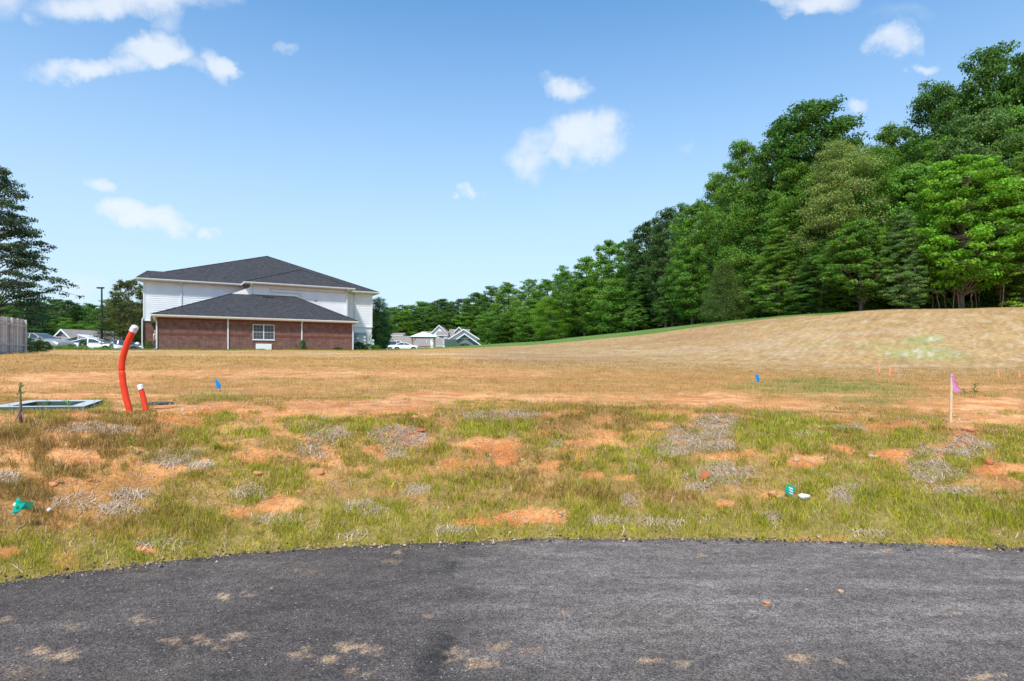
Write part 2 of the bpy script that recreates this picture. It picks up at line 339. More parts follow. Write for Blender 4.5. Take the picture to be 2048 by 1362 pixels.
def ell(px, py, L, seed, wob=.9):
    """union of wobbly patches given at their places"""
    r = np.zeros_like(px); nz_ = (fbm(px/28, py/11, seed, 4)-.5)*2*wob
    for e in L:
        d = np.sqrt(((px-e[0])/e[2])**2+((py-e[1])/e[3])**2); st = e[4] if len(e) > 4 else 1
        r = np.maximum(r, st*sst(1.25, .6, d+nz_*.55))
    return r
SOIL = [(480, 748, 300, 9, .8), (120, 757, 190, 12, .9), (900, 747, 230, 9, .6), (60, 775, 120, 12, .7), (150, 793, 150, 7, 1), (280, 800, 90, 12, .7), (430, 818, 150, 13, 1), (620, 828, 120, 9, 1), (740, 815, 190, 17, 1), (880, 792, 130, 12, .9),
        (1110, 798, 90, 10, .7), (1230, 805, 60, 14, .6), (1400, 800, 115, 17, 1), (1330, 825, 60, 9, .8), (1570, 812, 110, 9, .8), (1640, 790, 200, 4, .6), (1950, 812, 130, 17, 1), (1990, 840, 90, 14, .9), (1700, 835, 100, 9, .7), (1950, 775, 130, 5, .6), (1800, 850, 60, 14, .6),
        (975, 893, 66, 18, 1), (1010, 918, 34, 14, .9), (900, 925, 26, 10, .7), (555, 1010, 45, 18, 1), (475, 1025, 34, 9, .8), (1060, 1035, 95, 17, 1), (960, 1045, 60, 9, .8), (1610, 925, 48, 11, 1), (1995, 938, 62, 14, 1), (145, 915, 56, 17, 1), (1920, 848, 44, 16, .9),
        (1450, 1010, 26, 8, .9), (12, 1106, 30, 12, 1), (295, 1100, 27, 9, 1), (1780, 908, 40, 12, .8), (1160, 915, 14, 12, .7), (1185, 952, 28, 8, .8), (1165, 880, 18, 14, .6), (110, 960, 40, 8, .6), (150, 1030, 50, 12, .5), (120, 1050, 40, 9, .6), (60, 1010, 40, 12, .4), (130, 1120, 30, 30, .4), (160, 832, 46, 8, 1),
        (820, 870, 30, 7, .5), (1320, 850, 26, 8, .6), (1250, 955, 26, 7, .6), (1545, 990, 26, 12, .7), (1650, 1080, 60, 7, .4), (1890, 1082, 46, 7, .6), (650, 900, 16, 14, .6), (700, 940, 30, 6, .5), (250, 1065, 70, 14, .3), (540, 920, 20, 10, .4)]
STRAW = [(1430, 848, 42, 22, 1), (1400, 880, 66, 26, 1), (1340, 902, 44, 16, 1), (1435, 948, 58, 19, 1), (800, 878, 54, 20, 1), (790, 903, 26, 16, 1), (1010, 833, 66, 11, .8), (240, 1020, 50, 17, 1), (270, 992, 34, 12, .9), (345, 915, 66, 20, .7), (400, 932, 34, 8, .9), (660, 865, 44, 24, .7),
         (735, 1018, 38, 12, .9), (830, 980, 26, 9, .9), (500, 985, 36, 14, .8), (1860, 945, 52, 24, .9), (1935, 893, 50, 20, .9), (1910, 983, 44, 9, .9), (1725, 1072, 34, 10, 1), (1690, 985, 34, 17, .8), (15, 955, 34, 12, 1), (190, 858, 90, 13, .6), (1220, 1042, 54, 8, .8), (1330, 1045, 40, 7, .6),
         (1550, 1035, 25, 12, .8), (900, 1062, 46, 8, .8), (310, 1087, 70, 9, .6), (1260, 1000, 26, 8, .8), (620, 900, 34, 20, .5), (560, 1040, 50, 9, .5), (700, 1075, 30, 9, .6), (250, 1125, 40, 8, .4), (1400, 975, 26, 9, .6), (1600, 870, 26, 8, .6), (1690, 855, 40, 12, .5), (1270, 940, 18, 10, .7), (160, 1000, 60, 14, .3), (1845, 905, 30, 10, .7), (1110, 890, 18, 9, .6)]
GREEN = [(1800, 1040, 330, 60, 1), (1700, 960, 160, 40, .7), (1960, 920, 60, 30, .7), (1570, 870, 110, 40, .9), (1290, 900, 70, 40, .5), (1250, 960, 150, 40, .45), (420, 1010, 140, 50, .35), (980, 860, 120, 16, .8), (1330, 835, 60, 12, .6), (740, 850, 70, 14, .7), (900, 960, 200, 30, .4), (620, 850, 60, 26, .5), (470, 860, 80, 30, .5),
         (1650, 775, 170, 18, .75), (1600, 765, 40, 8, .8), (1760, 795, 90, 14, .6), (1800, 880, 90, 24, .6), (540, 960, 90, 30, .3), (1950, 1060, 120, 40, .8), (430, 790, 60, 8, .3), (200, 815, 30, 12, .7), (1450, 1060, 200, 16, .7), (1130, 1065, 160, 10, .8), (700, 1085, 150, 10, .5), (600, 1080, 200, 14, .5)]
def fields(X, Y, Z):
    """soil, straw, greenness, regional zones at world points"""
    Yc = np.maximum(Y, 1.5); px, py = proj(X, Yc, Z); s = road_s(X, Y)
    soil = ell(px, py, SOIL, 71); straw = ell(px, py, STRAW, 91, 1.3); green = ell(px, py, GREEN, 51, .6)
    edge = sst(.75, .15, s+(fbm(X*3, Y*3, 14)-.5)*.35)*np.where(s > -.2, 1, 0)
    green = np.maximum(green, edge*.95)
    return px, py, s, soil, straw, green

def build_ground():
    th = []; a = -math.pi
    th = np.concatenate([np.linspace(-math.pi, -.86, 40)[:-1], np.linspace(-.86, .86, 560), np.linspace(.86, math.pi, 40)[1:-1]])
    r = np.concatenate([[0.5, 1.5, 2.5, 3.2], np.arange(3.8, 9.4, .034), np.exp(np.linspace(math.log(9.45), math.log(70), 120)), np.exp(np.linspace(math.log(72), math.log(3000), 60))])
    R, T = np.meshgrid(r, th, indexing='ij'); X = R*np.sin(T); Y = R*np.cos(T); Z = H(X, Y)
    px, py, s, soil, straw, green = fields(X, Y, Z); rho = R
    n1 = fbm(X*2.2, Y*2.2, 41); n2 = fbm(X*.5, Y*.5, 43); nf = fbm(X*9, Y*9, 47, 3)
    C = lambda *c: np.array(c)[None, None, :]
    L = lambda A, B, t: A*(1-t[..., None])+B*t[..., None]
    red = L(C(.52, .18, .055), C(.66, .31, .12), sst(.3, .7, n1)); red = L(red, C(.46, .15, .05), sst(.55, .8, nf)*.6)
    thatch = L(C(.31, .165, .055), C(.40, .235, .085), nf); thatch = L(thatch, C(.22, .19, .045), green*.7)
    col = L(thatch, red, np.clip(soil*1.1, 0, 1)*.95)
    near = (rho < 11)
    # patchy bare soil everywhere on the bank and plateau
    patch = sst(.50, .60, fbm(X*2.6+3, Y*4.6, 61, 5))*(1-green*.8)
    col = L(col, red, patch*.75*sst(.5, 1.6, s))
    # plateau: tan dry grass over soil, far field golden, hill pinkish tan
    tan = L(C(.47, .22, .07), C(.58, .31, .12), n1); gold = L(C(.49, .26, .075), C(.58, .34, .125), fbm(X*.8, Y*.8, 44))
    plate = sst(2.4, 4.5, s); red2 = L(C(.60, .24, .075), C(.80, .43, .20), sst(.35, .65, fbm(X*1.6, Y*5, 45, 5))); col = L(col, L(tan, red2, np.clip(soil, 0, 1)), plate*.75)
    grn = C(.22, .24, .06); col = L(col, L(tan, grn, fbm(X*1.3, Y*1.3, 77)), plate*np.clip(green, 0, 1)*.7)
    far = sst(17, 27, Y); hillm = far*sst(.0, .12, X/np.maximum(Y, 1)+.12)
    streak = fbm((X*.6+Y*.8)*.5, (X*-.8+Y*.6)*4.5, 33, 4)*.55+fbm(X*2.5, Y*2.5, 34, 5)*.45
    hill = L(C(.40, .235, .09), C(.49, .31, .14), sst(.3, .7, streak)); hill = L(hill, C(.56, .42, .26), sst(.60, .8, fbm(X*1.4, Y*2.6, 39, 5))*.7)
    hill = L(hill, C(.38, .205, .095), sst(.5, .75, fbm(X*.07, Y*.09, 36, 3))*.6)
    col = L(col, gold, far*(1-hillm)); col = L(col, hill, hillm)
    # washed pale strip in front of the building, darker golden strip before it
    pale = sst(.45, .7, fbm(X*.25, Y*.5, 23))*sst(26, 34, Y)*sst(47, 40, Y)
    col = L(col, C(.62, .47, .33), pale*.6*(1-hillm*.6))
    # green patch with pale specks low on the hill
    gp = np.maximum(ell(px, py, [(1830, 705, 80, 17), (1845, 680, 45, 14), (1890, 712, 60, 12, .8), (1740, 690, 30, 8, .5)], 19, 1.2), ell(px, py, [(1640, 690, 40, 6, .4)], 18))*sst(24, 30, Y)
    col = L(col, C(.34, .33, .11), gp*.7); col = L(col, C(.60, .55, .42), gp*sst(.58, .75, fbm(X*2.4, Y*3.0, 29))*.6)
    # lawn beyond the brown crest, and round the building
    u = X/np.maximum(Y, 1); crestY = np.interp(u*FX+CX, [-400, 0, 240, 300, 500, 760, 960, 1100, 1180, 1300, 1400, 1500, 1600, 1700, 1750], [43, 43, 44, 45.5, 49.2, 57.5, 65, 68, 68, 65, 60, 57, 54, 51, 300])
    lawn = sst(-.5, .8, Y-crestY+(fbm(X*.4, Y*.4, 66)-.5)*2.5)*(rho > 30)
    col = L(col, L(C(.11, .20, .035), C(.16, .25, .05), n2), lawn)
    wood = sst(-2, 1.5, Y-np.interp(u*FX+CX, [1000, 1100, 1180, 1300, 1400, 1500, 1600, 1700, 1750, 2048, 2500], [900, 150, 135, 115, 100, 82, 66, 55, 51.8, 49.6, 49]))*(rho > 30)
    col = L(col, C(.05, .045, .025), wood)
    lot = sst(2, 0, np.abs(Y-60)-8)*sst(250, 215, px)*(Y > 50); col = L(col, C(.16, .16, .16), lot)
    nth = len(th); nr = len(r); idx = np.arange(nr*nth).reshape(nr, nth); j2 = np.roll(idx, -1, axis=1)
    F = np.stack([idx[:-1], idx[1:], j2[1:], j2[:-1]], -1).reshape(-1, 4)
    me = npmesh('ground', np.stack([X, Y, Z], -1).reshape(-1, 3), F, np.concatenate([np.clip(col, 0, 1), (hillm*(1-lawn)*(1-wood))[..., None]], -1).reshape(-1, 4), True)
    m = bpy.data.materials.new('earth'); m.use_nodes = True; t = m.node_tree; n = t.nodes; l = t.links; p = n['Principled BSDF']
    a = n.new('ShaderNodeAttribute'); a.attribute_name = 'Col'; g = n.new('ShaderNodeNewGeometry')
    def nzz(scale, lo, hi, det=6):
        q = n.new('ShaderNodeTexNoise'); q.inputs['Scale'].default_value = scale; q.inputs['Detail'].default_value = det; l.new(g.outputs['Position'], q.inputs['Vector'])
        r_ = n.new('ShaderNodeMapRange'); l.new(q.outputs['Fac'], r_.inputs[0]); r_.inputs[1].default_value = .3; r_.inputs[2].default_value = .7; r_.inputs[3].default_value = lo; r_.inputs[4].default_value = hi
        return q.outputs['Fac'], r_.outputs[0]
    f1, v1 = nzz(35, .72, 1.28); f2, v2 = nzz(4, .8, 1.2, 8); f3, v3 = nzz(.5, .88, 1.1)
    src = a.outputs['Color']
    for v in (v1, v2, v3):
        x = n.new('ShaderNodeMix'); x.data_type = 'RGBA'; x.blend_type = 'MULTIPLY'; x.inputs[0].default_value = 1; l.new(src, x.inputs[6]); l.new(v, x.inputs[7]); src = x.outputs[2]
    # blade and track marks raked down the graded hill, and flecks of mulch straw on it
    mpn = n.new('ShaderNodeMapping'); mpn.inputs['Rotation'].default_value = (0, 0, math.radians(38)); l.new(g.outputs['Position'], mpn.inputs['Vector'])
    wv = n.new('ShaderNodeTexWave'); wv.inputs['Scale'].default_value = .55; wv.inputs['Distortion'].default_value = 11; wv.inputs['Detail'].default_value = 4; wv.inputs['Detail Scale'].default_value = 1.2; l.new(mpn.outputs[0], wv.inputs['Vector'])
    rw = n.new('ShaderNodeMapRange'); l.new(wv.outputs['Fac'], rw.inputs[0]); rw.inputs[3].default_value = .93; rw.inputs[4].default_value = 1.05
    x = n.new('ShaderNodeMix'); x.data_type = 'RGBA'; x.blend_type = 'MULTIPLY'; l.new(a.outputs['Alpha'], x.inputs[0]); l.new(src, x.inputs[6]); l.new(rw.outputs[0], x.inputs[7]); src = x.outputs[2]
    qf = n.new('ShaderNodeTexNoise'); qf.inputs['Scale'].default_value = 5.5; qf.inputs['Detail'].default_value = 8; qf.inputs['Roughness'].default_value = .75; l.new(g.outputs['Position'], qf.inputs['Vector'])
    rf = n.new('ShaderNodeMapRange'); l.new(qf.outputs['Fac'], rf.inputs[0]); rf.inputs[1].default_value = .55; rf.inputs[2].default_value = .68; rf.inputs[4].default_value = .55
    mf = n.new('ShaderNodeMath'); mf.operation = 'MULTIPLY'; l.new(rf.outputs[0], mf.inputs[0]); l.new(a.outputs['Alpha'], mf.inputs[1])
    x = n.new('ShaderNodeMix'); x.data_type = 'RGBA'; l.new(mf.outputs[0], x.inputs[0]); l.new(src, x.inputs[6]); x.inputs[7].default_value = (.58, .45, .30, 1); src = x.outputs[2]
    l.new(src, p.inputs['Base Color']); p.inputs['Roughness'].default_value = .95; p.inputs['Specular IOR Level'].default_value = .15
    b = n.new('ShaderNodeBump'); b.inputs['Strength'].default_value = .8; b.inputs['Distance'].default_value = .015; l.new(f1, b.inputs['Height'])
    b2 = n.new('ShaderNodeBump'); b2.inputs['Strength'].default_value = .6; b2.inputs['Distance'].default_value = .08; l.new(f2, b2.inputs['Height']); l.new(b.outputs[0], b2.inputs['Normal'])
    l.new(b2.outputs[0], p.inputs['Normal'])
    tag(link('ground', me, m), 'red clay ground with dry grass rising to a brown hill', kind='structure')
build_ground()

# ---------------------------------------------------------------- asphalt turning circle
DIRT = [(80, 1307, 30, 11), (125, 1312, 22, 10), (345, 1280, 22, 7), (405, 1278, 28, 11), (470, 1272, 20, 9, .6), (450, 1193, 15, 5), (500, 1187, 17, 5, .6), (275, 1240, 26, 8, .5), (150, 1250, 22, 8, .35), (690, 1292, 22, 8), (745, 1300, 22, 12), (655, 1318, 22, 8), (598, 1310, 18, 9, .7), (610, 1296, 9, 4),
        (960, 1325, 22, 10), (910, 1308, 30, 14, .6), (1000, 1290, 24, 8, .7), (1300, 1320, 25, 9), (1365, 1331, 18, 10), (1400, 1110, 8, 4), (1370, 1108, 10, 3, .6), (1776, 1102, 11, 4), (1600, 1316, 26, 7), (1680, 1320, 16, 6, .6), (795, 1105, 12, 5), (780, 1122, 20, 5, .4), (620, 1145, 20, 5, .4), (592, 1140, 9, 4, .7), (1533, 1210, 9, 4), (1910, 1226, 10, 3), (1965, 1356, 36, 9),
        (725, 1346, 26, 6, .7), (40, 1345, 40, 12, .3), (1130, 1225, 12, 4, .6), (370, 1296, 8, 4, .6), (440, 1298, 12, 4, .6), (1900, 1100, 14, 3, .5), (1730, 1090, 14, 3, .6), (860, 1232, 8, 3, .6), (1055, 1300, 24, 8, .5), (8, 1238, 16, 5, .6)]
def build_road():
    phi = np.concatenate([np.linspace(-math.pi, -.62, 60)[:-1], np.linspace(-.62, .56, 560), np.linspace(.56, math.pi, 60)[1:]])[:-1]
    tt = np.concatenate([[0.0, .2, .4, .6, .7], np.linspace(.745, 1.0, 120)])
    T, P = np.meshgrid(tt, phi, indexing='ij'); RR = road_r(P)+(fbm(P*30, P*0+2, 5, 4)-.5)*.10*(T**8)+(fbm(P*160, P*0, 6, 4)-.5)*.07*(T**20)
    X = RC[0]+RR*T*np.sin(P); Y = RC[1]+RR*T*np.cos(P)
    Z = .010+(fbm(X*1.2, Y*1.2, 12, 3)-.5)*.012+(fbm(X*28, Y*28, 13, 2)-.5)*.004-sst(.985, 1, T)*.012
    px, py = proj(X, np.maximum(Y, 1.5), Z)
    d = np.zeros_like(X); nz_ = (fbm(X*22, Y*22, 5, 5)-.5)*3.6
    for e in DIRT:
        q = np.sqrt(((px-e[0])/e[2])**2+((py-e[1])/e[3])**2); d = np.maximum(d, (e[4] if len(e) > 4 else 1)*sst(1.15, .45, q+nz_*.9))
    dust = sst(-1.1, .5, X+(fbm(X*2, Y*2, 8)-.5)*.4)*(.45+.35*fbm(X*1.5, Y*6, 15, 5)+.5*sst(.45, .8, fbm(X*2.2, Y*9, 17, 6)))*sst(2.4, 3.8, Y)
    dust = np.maximum(dust*sst(7, 3.5, X), .20*sst(.45, .75, fbm(X*1.5, Y*1.5, 20)))
    seam = np.exp(-((X+.42+.05*np.sin(Y*3))/.10)**2)*sst(.35, .6, fbm(X*3, Y*3, 21))
    L = lambda A, B, t: A*(1-t[..., None])+B*t[..., None]; C = lambda *c: np.array(c)[None, None, :]
    col = L(C(.145, .112, .095)*np.ones(X.shape+(1,)), C(.38, .31, .265), np.clip(dust, 0, 1)*.75)
    col = L(col, C(.036, .032, .030), seam*.75); col = L(col, C(.62, .40, .235), d*.82)
    col = L(col, C(.27, .215, .16), sst(.58, .8, fbm(X*1.1, Y*1.1, 27, 5))*.3)
    nr, nt = X.shape; V = np.stack([X, Y, Z], -1).reshape(-1, 3); idx = np.arange(nr*nt).reshape(nr, nt); j2 = np.roll(idx, -1, 1)
    F = np.stack([idx[:-1], idx[1:], j2[1:], j2[:-1]], -1).reshape(-1, 4)[nt:]
    F = np.concatenate([F, np.stack([idx[0], idx[1], j2[1], j2[0]], -1)])
    sk = V[-nt:]+np.array([0, .02, -.12]); b = len(V); k = np.arange(nt); F = np.concatenate([F, np.stack([idx[-1], b+k, b+np.roll(k, -1), np.roll(idx[-1], -1)], -1)])
    V = np.concatenate([V, sk]); cc = np.concatenate([col.reshape(-1, 3), np.tile([.05, .045, .045], (nt, 1))])
    me = npmesh('road', V, F, cc, True)
    m = bpy.data.materials.new('asphalt'); m.use_nodes = True; t = m.node_tree; n = t.nodes; l = t.links; p = n['Principled BSDF']
    a = n.new('ShaderNodeAttribute'); a.attribute_name = 'Col'; g = n.new('ShaderNodeNewGeometry')
    v = n.new('ShaderNodeTexVoronoi'); v.inputs['Scale'].default_value = 130; l.new(g.outputs['Position'], v.inputs['Vector'])
    sc = n.new('ShaderNodeSeparateColor'); l.new(v.outputs['Color'], sc.inputs[0])
    r1 = n.new('ShaderNodeMapRange'); l.new(sc.outputs[0], r1.inputs[0]); r1.inputs[3].default_value = .45; r1.inputs[4].default_value = 1.7
    r2 = n.new('ShaderNodeMapRange'); l.new(v.outputs['Distance'], r2.inputs[0]); r2.inputs[2].default_value = .75; r2.inputs[3].default_value = 1.15; r2.inputs[4].default_value = .55
    q = n.new('ShaderNodeTexNoise'); q.inputs['Scale'].default_value = 16; q.inputs['Detail'].default_value = 8; q.inputs['Roughness'].default_value = .75; l.new(g.outputs['Position'], q.inputs['Vector'])
    r3 = n.new('ShaderNodeMapRange'); l.new(q.outputs['Fac'], r3.inputs[0]); r3.inputs[1].default_value = .3; r3.inputs[2].default_value = .7; r3.inputs[3].default_value = .6; r3.inputs[4].default_value = 1.35
    mpn = n.new('ShaderNodeMapping'); mpn.inputs['Scale'].default_value = (1.2, 3, 1); l.new(g.outputs['Position'], mpn.inputs['Vector'])
    q2 = n.new('ShaderNodeTexNoise'); q2.inputs['Scale'].default_value = 1.6; q2.inputs['Detail'].default_value = 9; q2.inputs['Roughness'].default_value = .7; l.new(mpn.outputs[0], q2.inputs['Vector'])
    r4 = n.new('ShaderNodeMapRange'); l.new(q2.outputs['Fac'], r4.inputs[0]); r4.inputs[1].default_value = .3; r4.inputs[2].default_value = .7; r4.inputs[3].default_value = .66; r4.inputs[4].default_value = 1.34
    src = a.outputs['Color']
    for w in (r1, r2, r3, r4):
        x = n.new('ShaderNodeMix'); x.data_type = 'RGBA'; x.blend_type = 'MULTIPLY'; x.inputs[0].default_value = 1; l.new(src, x.inputs[6]); l.new(w.outputs[0], x.inputs[7]); src = x.outputs[2]
    # scattered pale chips of stone in the mix
    gt = n.new('ShaderNodeMath'); gt.operation = 'GREATER_THAN'; gt.inputs[1].default_value = .993; l.new(sc.outputs[1], gt.inputs[0])
    x = n.new('ShaderNodeMix'); x.data_type = 'RGBA'; l.new(gt.outputs[0], x.inputs[0]); l.new(src, x.inputs[6]); x.inputs[7].default_value = (.42, .41, .40, 1); src = x.outputs[2]
    l.new(src, p.inputs['Base Color']); p.inputs['Roughness'].default_value = .8; p.inputs['Specular IOR Level'].default_value = .35
    b = n.new('ShaderNodeBump'); b.inputs['Strength'].default_value = .9; b.inputs['Distance'].default_value = .006; b.invert = True; l.new(v.outputs['Distance'], b.inputs['Height'])
    b2 = n.new('ShaderNodeBump'); b2.inputs['Strength'].default_value = .8; b2.inputs['Distance'].default_value = .02; l.new(q.outputs['Fac'], b2.inputs['Height']); l.new(b.outputs[0], b2.inputs['Normal']); l.new(b2.outputs[0], p.inputs['Normal'])
    tag(link('road', me, m), 'dark asphalt turning circle with clay stains', kind='structure')
build_road()

# ================================================================ GRASS, STRAW, PEBBLES
def blades(P, h, w, lean, C, seg=2, tipw=.35):
    """P (n,3) roots; h,w,lean (n,); C (n,3) -> mesh arrays; seg 2: five vertices, three triangles; seg 1: one triangle"""
    n = len(P); a = RNG.uniform(0, 2*np.pi, n); t = RNG.uniform(0, 2*np.pi, n)
    sx, sy = np.cos(a)*w/2, np.sin(a)*w/2; dx, dy = np.cos(t)*lean, np.sin(t)*lean
    z = np.zeros(n); B1 = P+np.stack([-sx, -sy, z-.01], 1); B2 = P+np.stack([sx, sy, z-.01], 1)
    tip = P+np.stack([dx*h, dy*h, h*np.sqrt(np.maximum(.15, 1-lean**2*.8))], 1)
    if seg == 1:
        V = np.stack([B1, B2, tip], 1).reshape(-1, 3); F = np.arange(3*n).reshape(n, 3); return V, F, np.repeat(C, 3, 0)
    mid = P+np.stack([dx*h*.38, dy*h*.38, h*.62], 1); M1 = mid+np.stack([-sx, -sy, z], 1)*.75; M2 = mid+np.stack([sx, sy, z], 1)*.75
    V = np.stack([B1, B2, M2, M1, tip], 1).reshape(-1, 3); b = np.arange(n)[:, None]*5
    F = np.concatenate([b+np.array([[0, 1, 2]]), b+np.array([[0, 2, 3]]), b+np.array([[3, 2, 4]])]); return V, F, np.repeat(C, 5, 0)
def mixc(a, b, t): a = np.asarray(a, float); b = np.asarray(b, float); return a*(1-t[:, None])+b*t[:, None]
def clumped(n, area, spread, k):
    """tussocks: n blades in groups round random centres"""
    m = max(1, n//k); c = area(m); i = RNG.integers(0, m, n); return c[i]+RNG.normal(0, 1, (n, 2))*spread*RNG.uniform(.4, 1.3, m)[i][:, None], i, m
def near_area(m):
    Y = RNG.uniform(3.2, 9.6, m*2); X = RNG.uniform(-1.03, 1.03, m*2)*(Y*.87+.3); s = road_s(X, Y); k = s > .0
    XY = np.stack([X, Y], 1)[k]
    while len(XY) < m: XY = np.concatenate([XY, XY])
    return XY[:m]
def do_near():
    n = 520000; XY, ci, m = clumped(n, near_area, .06, 40)
    X, Y = XY.T; s = road_s(X, Y); Z = H(X, Y); px, py, s, soil, straw, green = fields(X, Y, Z)
    dens = np.clip(1.05-soil*1.15, .02, 1)*np.clip(1-straw*.62, .2, 1)*sst(-.03, .02, s)
    patch = sst(.50, .60, fbm(X*2.6+3, Y*4.6, 61, 5))*(1-green*.8); dens *= 1-patch*.88
    dens *= 1-sst(2.4, 3.4, s)*.55*(1-green)
    dens *= .3+.9*sst(.35, .6, fbm(X*5, Y*5, 88, 3)); dens *= 1-ell(px, py, [(85, 812, 150, 12, 1)], 3, .2)*.9
    k = (RNG.random(n) < dens) & (px > -60) & (px < 2110); X, Y, Z, s, green, px, py, ci, straw = [v[k] for v in (X, Y, Z, s, green, px, py, ci, straw)]; n = len(X)
    cr = RNG.random(m)[ci]; cr2 = RNG.random(m)[ci]
    brownzone = ell(px, py, [(150, 890, 260, 55, 1), (80, 1010, 200, 60, .8), (300, 1060, 260, 40, .6), (1180, 1000, 220, 30, .6), (950, 930, 200, 40, .35), (1180, 830, 200, 40, .5)], 58)
    g = np.clip(green*.85+(fbm(X*.9, Y*1.6, 90)-.5)*1.5+.36-brownzone*.50+(cr-.5)*.6+.22, 0, 1)
    C = mixc(mixc([.50, .27, .075], [.38, .24, .055], cr2), mixc([.32, .36, .018], [.60, .55, .040], cr2), g)
    C = np.where((RNG.random(n) < .16)[:, None], mixc([.62, .46, .23], [.55, .38, .18], cr), C)
    C = C*RNG.uniform(.6, 1.3, n)[:, None]*(.78+.4*RNG.random(m)[ci])[:, None]
    h = (.032+.050*cr*cr+.024*green+.038*brownzone)*RNG.uniform(.5, 1.25, n)*(1-.5*sst(.35, 0, s)*.8)*(1-.35*sst(2.5, 3.5, s))
    w = RNG.uniform(.0025, .0055, n)*(Y/6)**.8; lean = RNG.uniform(.25, .95, n)
    V, F, CC = blades(np.stack([X, Y, Z], 1), h, w, lean, C)
    tag(link('bank_grass', npmesh('bank_grass', V, F, CC), M['grass']), 'green and dry brown grass tufts on the clay bank', 'grass', kind='stuff')
def do_mid():
    def area(m):
        Y = 8+(30-8)*RNG.random(m)**1.5; X = RNG.uniform(-.9, .9, m)*Y; return np.stack([X, Y], 1)
    n = 230000; XY, ci, m = clumped(n, area, .13, 16)
    X, Y = XY.T; Y = np.maximum(Y, 7.6); Z = H(X, Y); px, py, s, soil, straw, green = fields(X, Y, Z)
    cr = RNG.random(m)[ci]; dens = np.clip(.9-soil*.95, .03, 1)*(.35+.8*sst(.4, .62, fbm(X*1.1, Y*2.2, 99, 4)))
    k = (RNG.random(n) < dens) & (s > 2.4); X, Y, Z, green, px, py, cr = [v[k] for v in (X, Y, Z, green, px, py, cr)]; n = len(X)
    g = np.clip(green*1.5+(fbm(X*.7, Y*1.3, 90)-.5)*1.2+.22-sst(14, 22, Y)*.35, 0, 1)
    C = mixc(mixc([.50, .28, .08], [.58, .36, .13], cr), mixc([.22, .26, .05], [.33, .34, .08], cr), g)*RNG.uniform(.75, 1.25, n)[:, None]
    h = (.035+.06*cr*cr+.03*green)*RNG.uniform(.5, 1.3, n)*(1+sst(14, 26, Y)*.4); w = RNG.uniform(.004, .009, n)*(Y/10)
    V, F, CC = blades(np.stack([X, Y, Z], 1), h, w, RNG.uniform(.1, .8, n), C, 1)
    tag(link('plateau_grass', npmesh('plateau_grass', V, F, CC), M['grass']), 'thin dry and green grass over the flat clay field', 'grass', kind='stuff')
def do_far():
    n = 150000; Y = np.exp(RNG.uniform(math.log(26), math.log(70), n)); X = RNG.uniform(-.88, .88, n)*Y; Z = H(X, Y); u = X/Y; px = u*FX+CX
    cy = np.interp(px, [-400, 0, 240, 300, 500, 760, 960, 1100, 1180, 1300, 1400, 1500, 1600, 1700, 1750, 1751], [43, 43, 44, 45.5, 49.2, 57.5, 65, 68, 68, 65, 60, 57, 54, 51, 49, 49])
    lawn = Y > cy; hill = sst(0, .12, u+.12)
    dens = np.where(lawn, np.where(px < 1700, .9, .3), np.where(px > 900, .35, .7))*(.4+.6*fbm(X, Y, 4)); k = RNG.random(n) < dens
    X, Y, Z, px, lawn, hill = [v[k] for v in (X, Y, Z, px, lawn, hill)]; n = len(X); cr = RNG.random(n)
    C = mixc([.53, .32, .10], [.64, .42, .17], cr); C = C*(1-hill[:, None])+hill[:, None]*mixc([.38, .245, .11], [.58, .43, .26], cr)
    C = np.where(lawn[:, None], mixc([.12, .22, .035], [.20, .30, .06], cr), C)*RNG.uniform(.8, 1.2, n)[:, None]
    h = RNG.uniform(.03, .11, n)*np.where(lawn, 1, .9); w = RNG.uniform(.012, .03, n)*(Y/40)
    V, F, CC = blades(np.stack([X, Y, Z], 1), h, w, RNG.uniform(.2, .9, n), C, 1)
    tag(link('field_grass', npmesh('field_grass', V, F, CC), M['grass']), 'golden dry field grass with green lawn beyond the crest', 'grass', kind='stuff')
    # tall green fringe in front of building and cars
    n = 26000; px = np.concatenate([RNG.uniform(-60, 300, n//2), RNG.uniform(280, 800, n//2)]); cy = np.interp(px, [-400, 0, 240, 300, 500, 705, 800], [43, 43, 44.5, 45, 49.5, 55, 58]); Y = cy+RNG.uniform(-.6, 1.0, n); X = (px-CX)/FX*Y
    Z = H(X, Y); cr = RNG.random(n); k = fbm(X*1.5, Y, 34) > .42; X, Y, Z, cr, px = [v[k] for v in (X, Y, Z, cr, px)]; n = len(X)
    h = np.where((px < 250), .10+.3*sst(.45, .75, fbm(X*1.1, Y, 35)), .08+.12*fbm(X*1.1, Y, 35))*RNG.uniform(.6, 1.2, n); C = mixc([.13, .24, .03], [.24, .36, .06], cr)
    V, F, CC = blades(np.stack([X, Y, Z], 1), h, RNG.uniform(.02, .045, n), RNG.uniform(.1, .6, n), C, 1)
    tag(link('fringe_grass', npmesh('fringe_grass', V, F, CC), M['grass']), 'uncut bright green grass along the building base and car park', 'grass', kind='stuff')
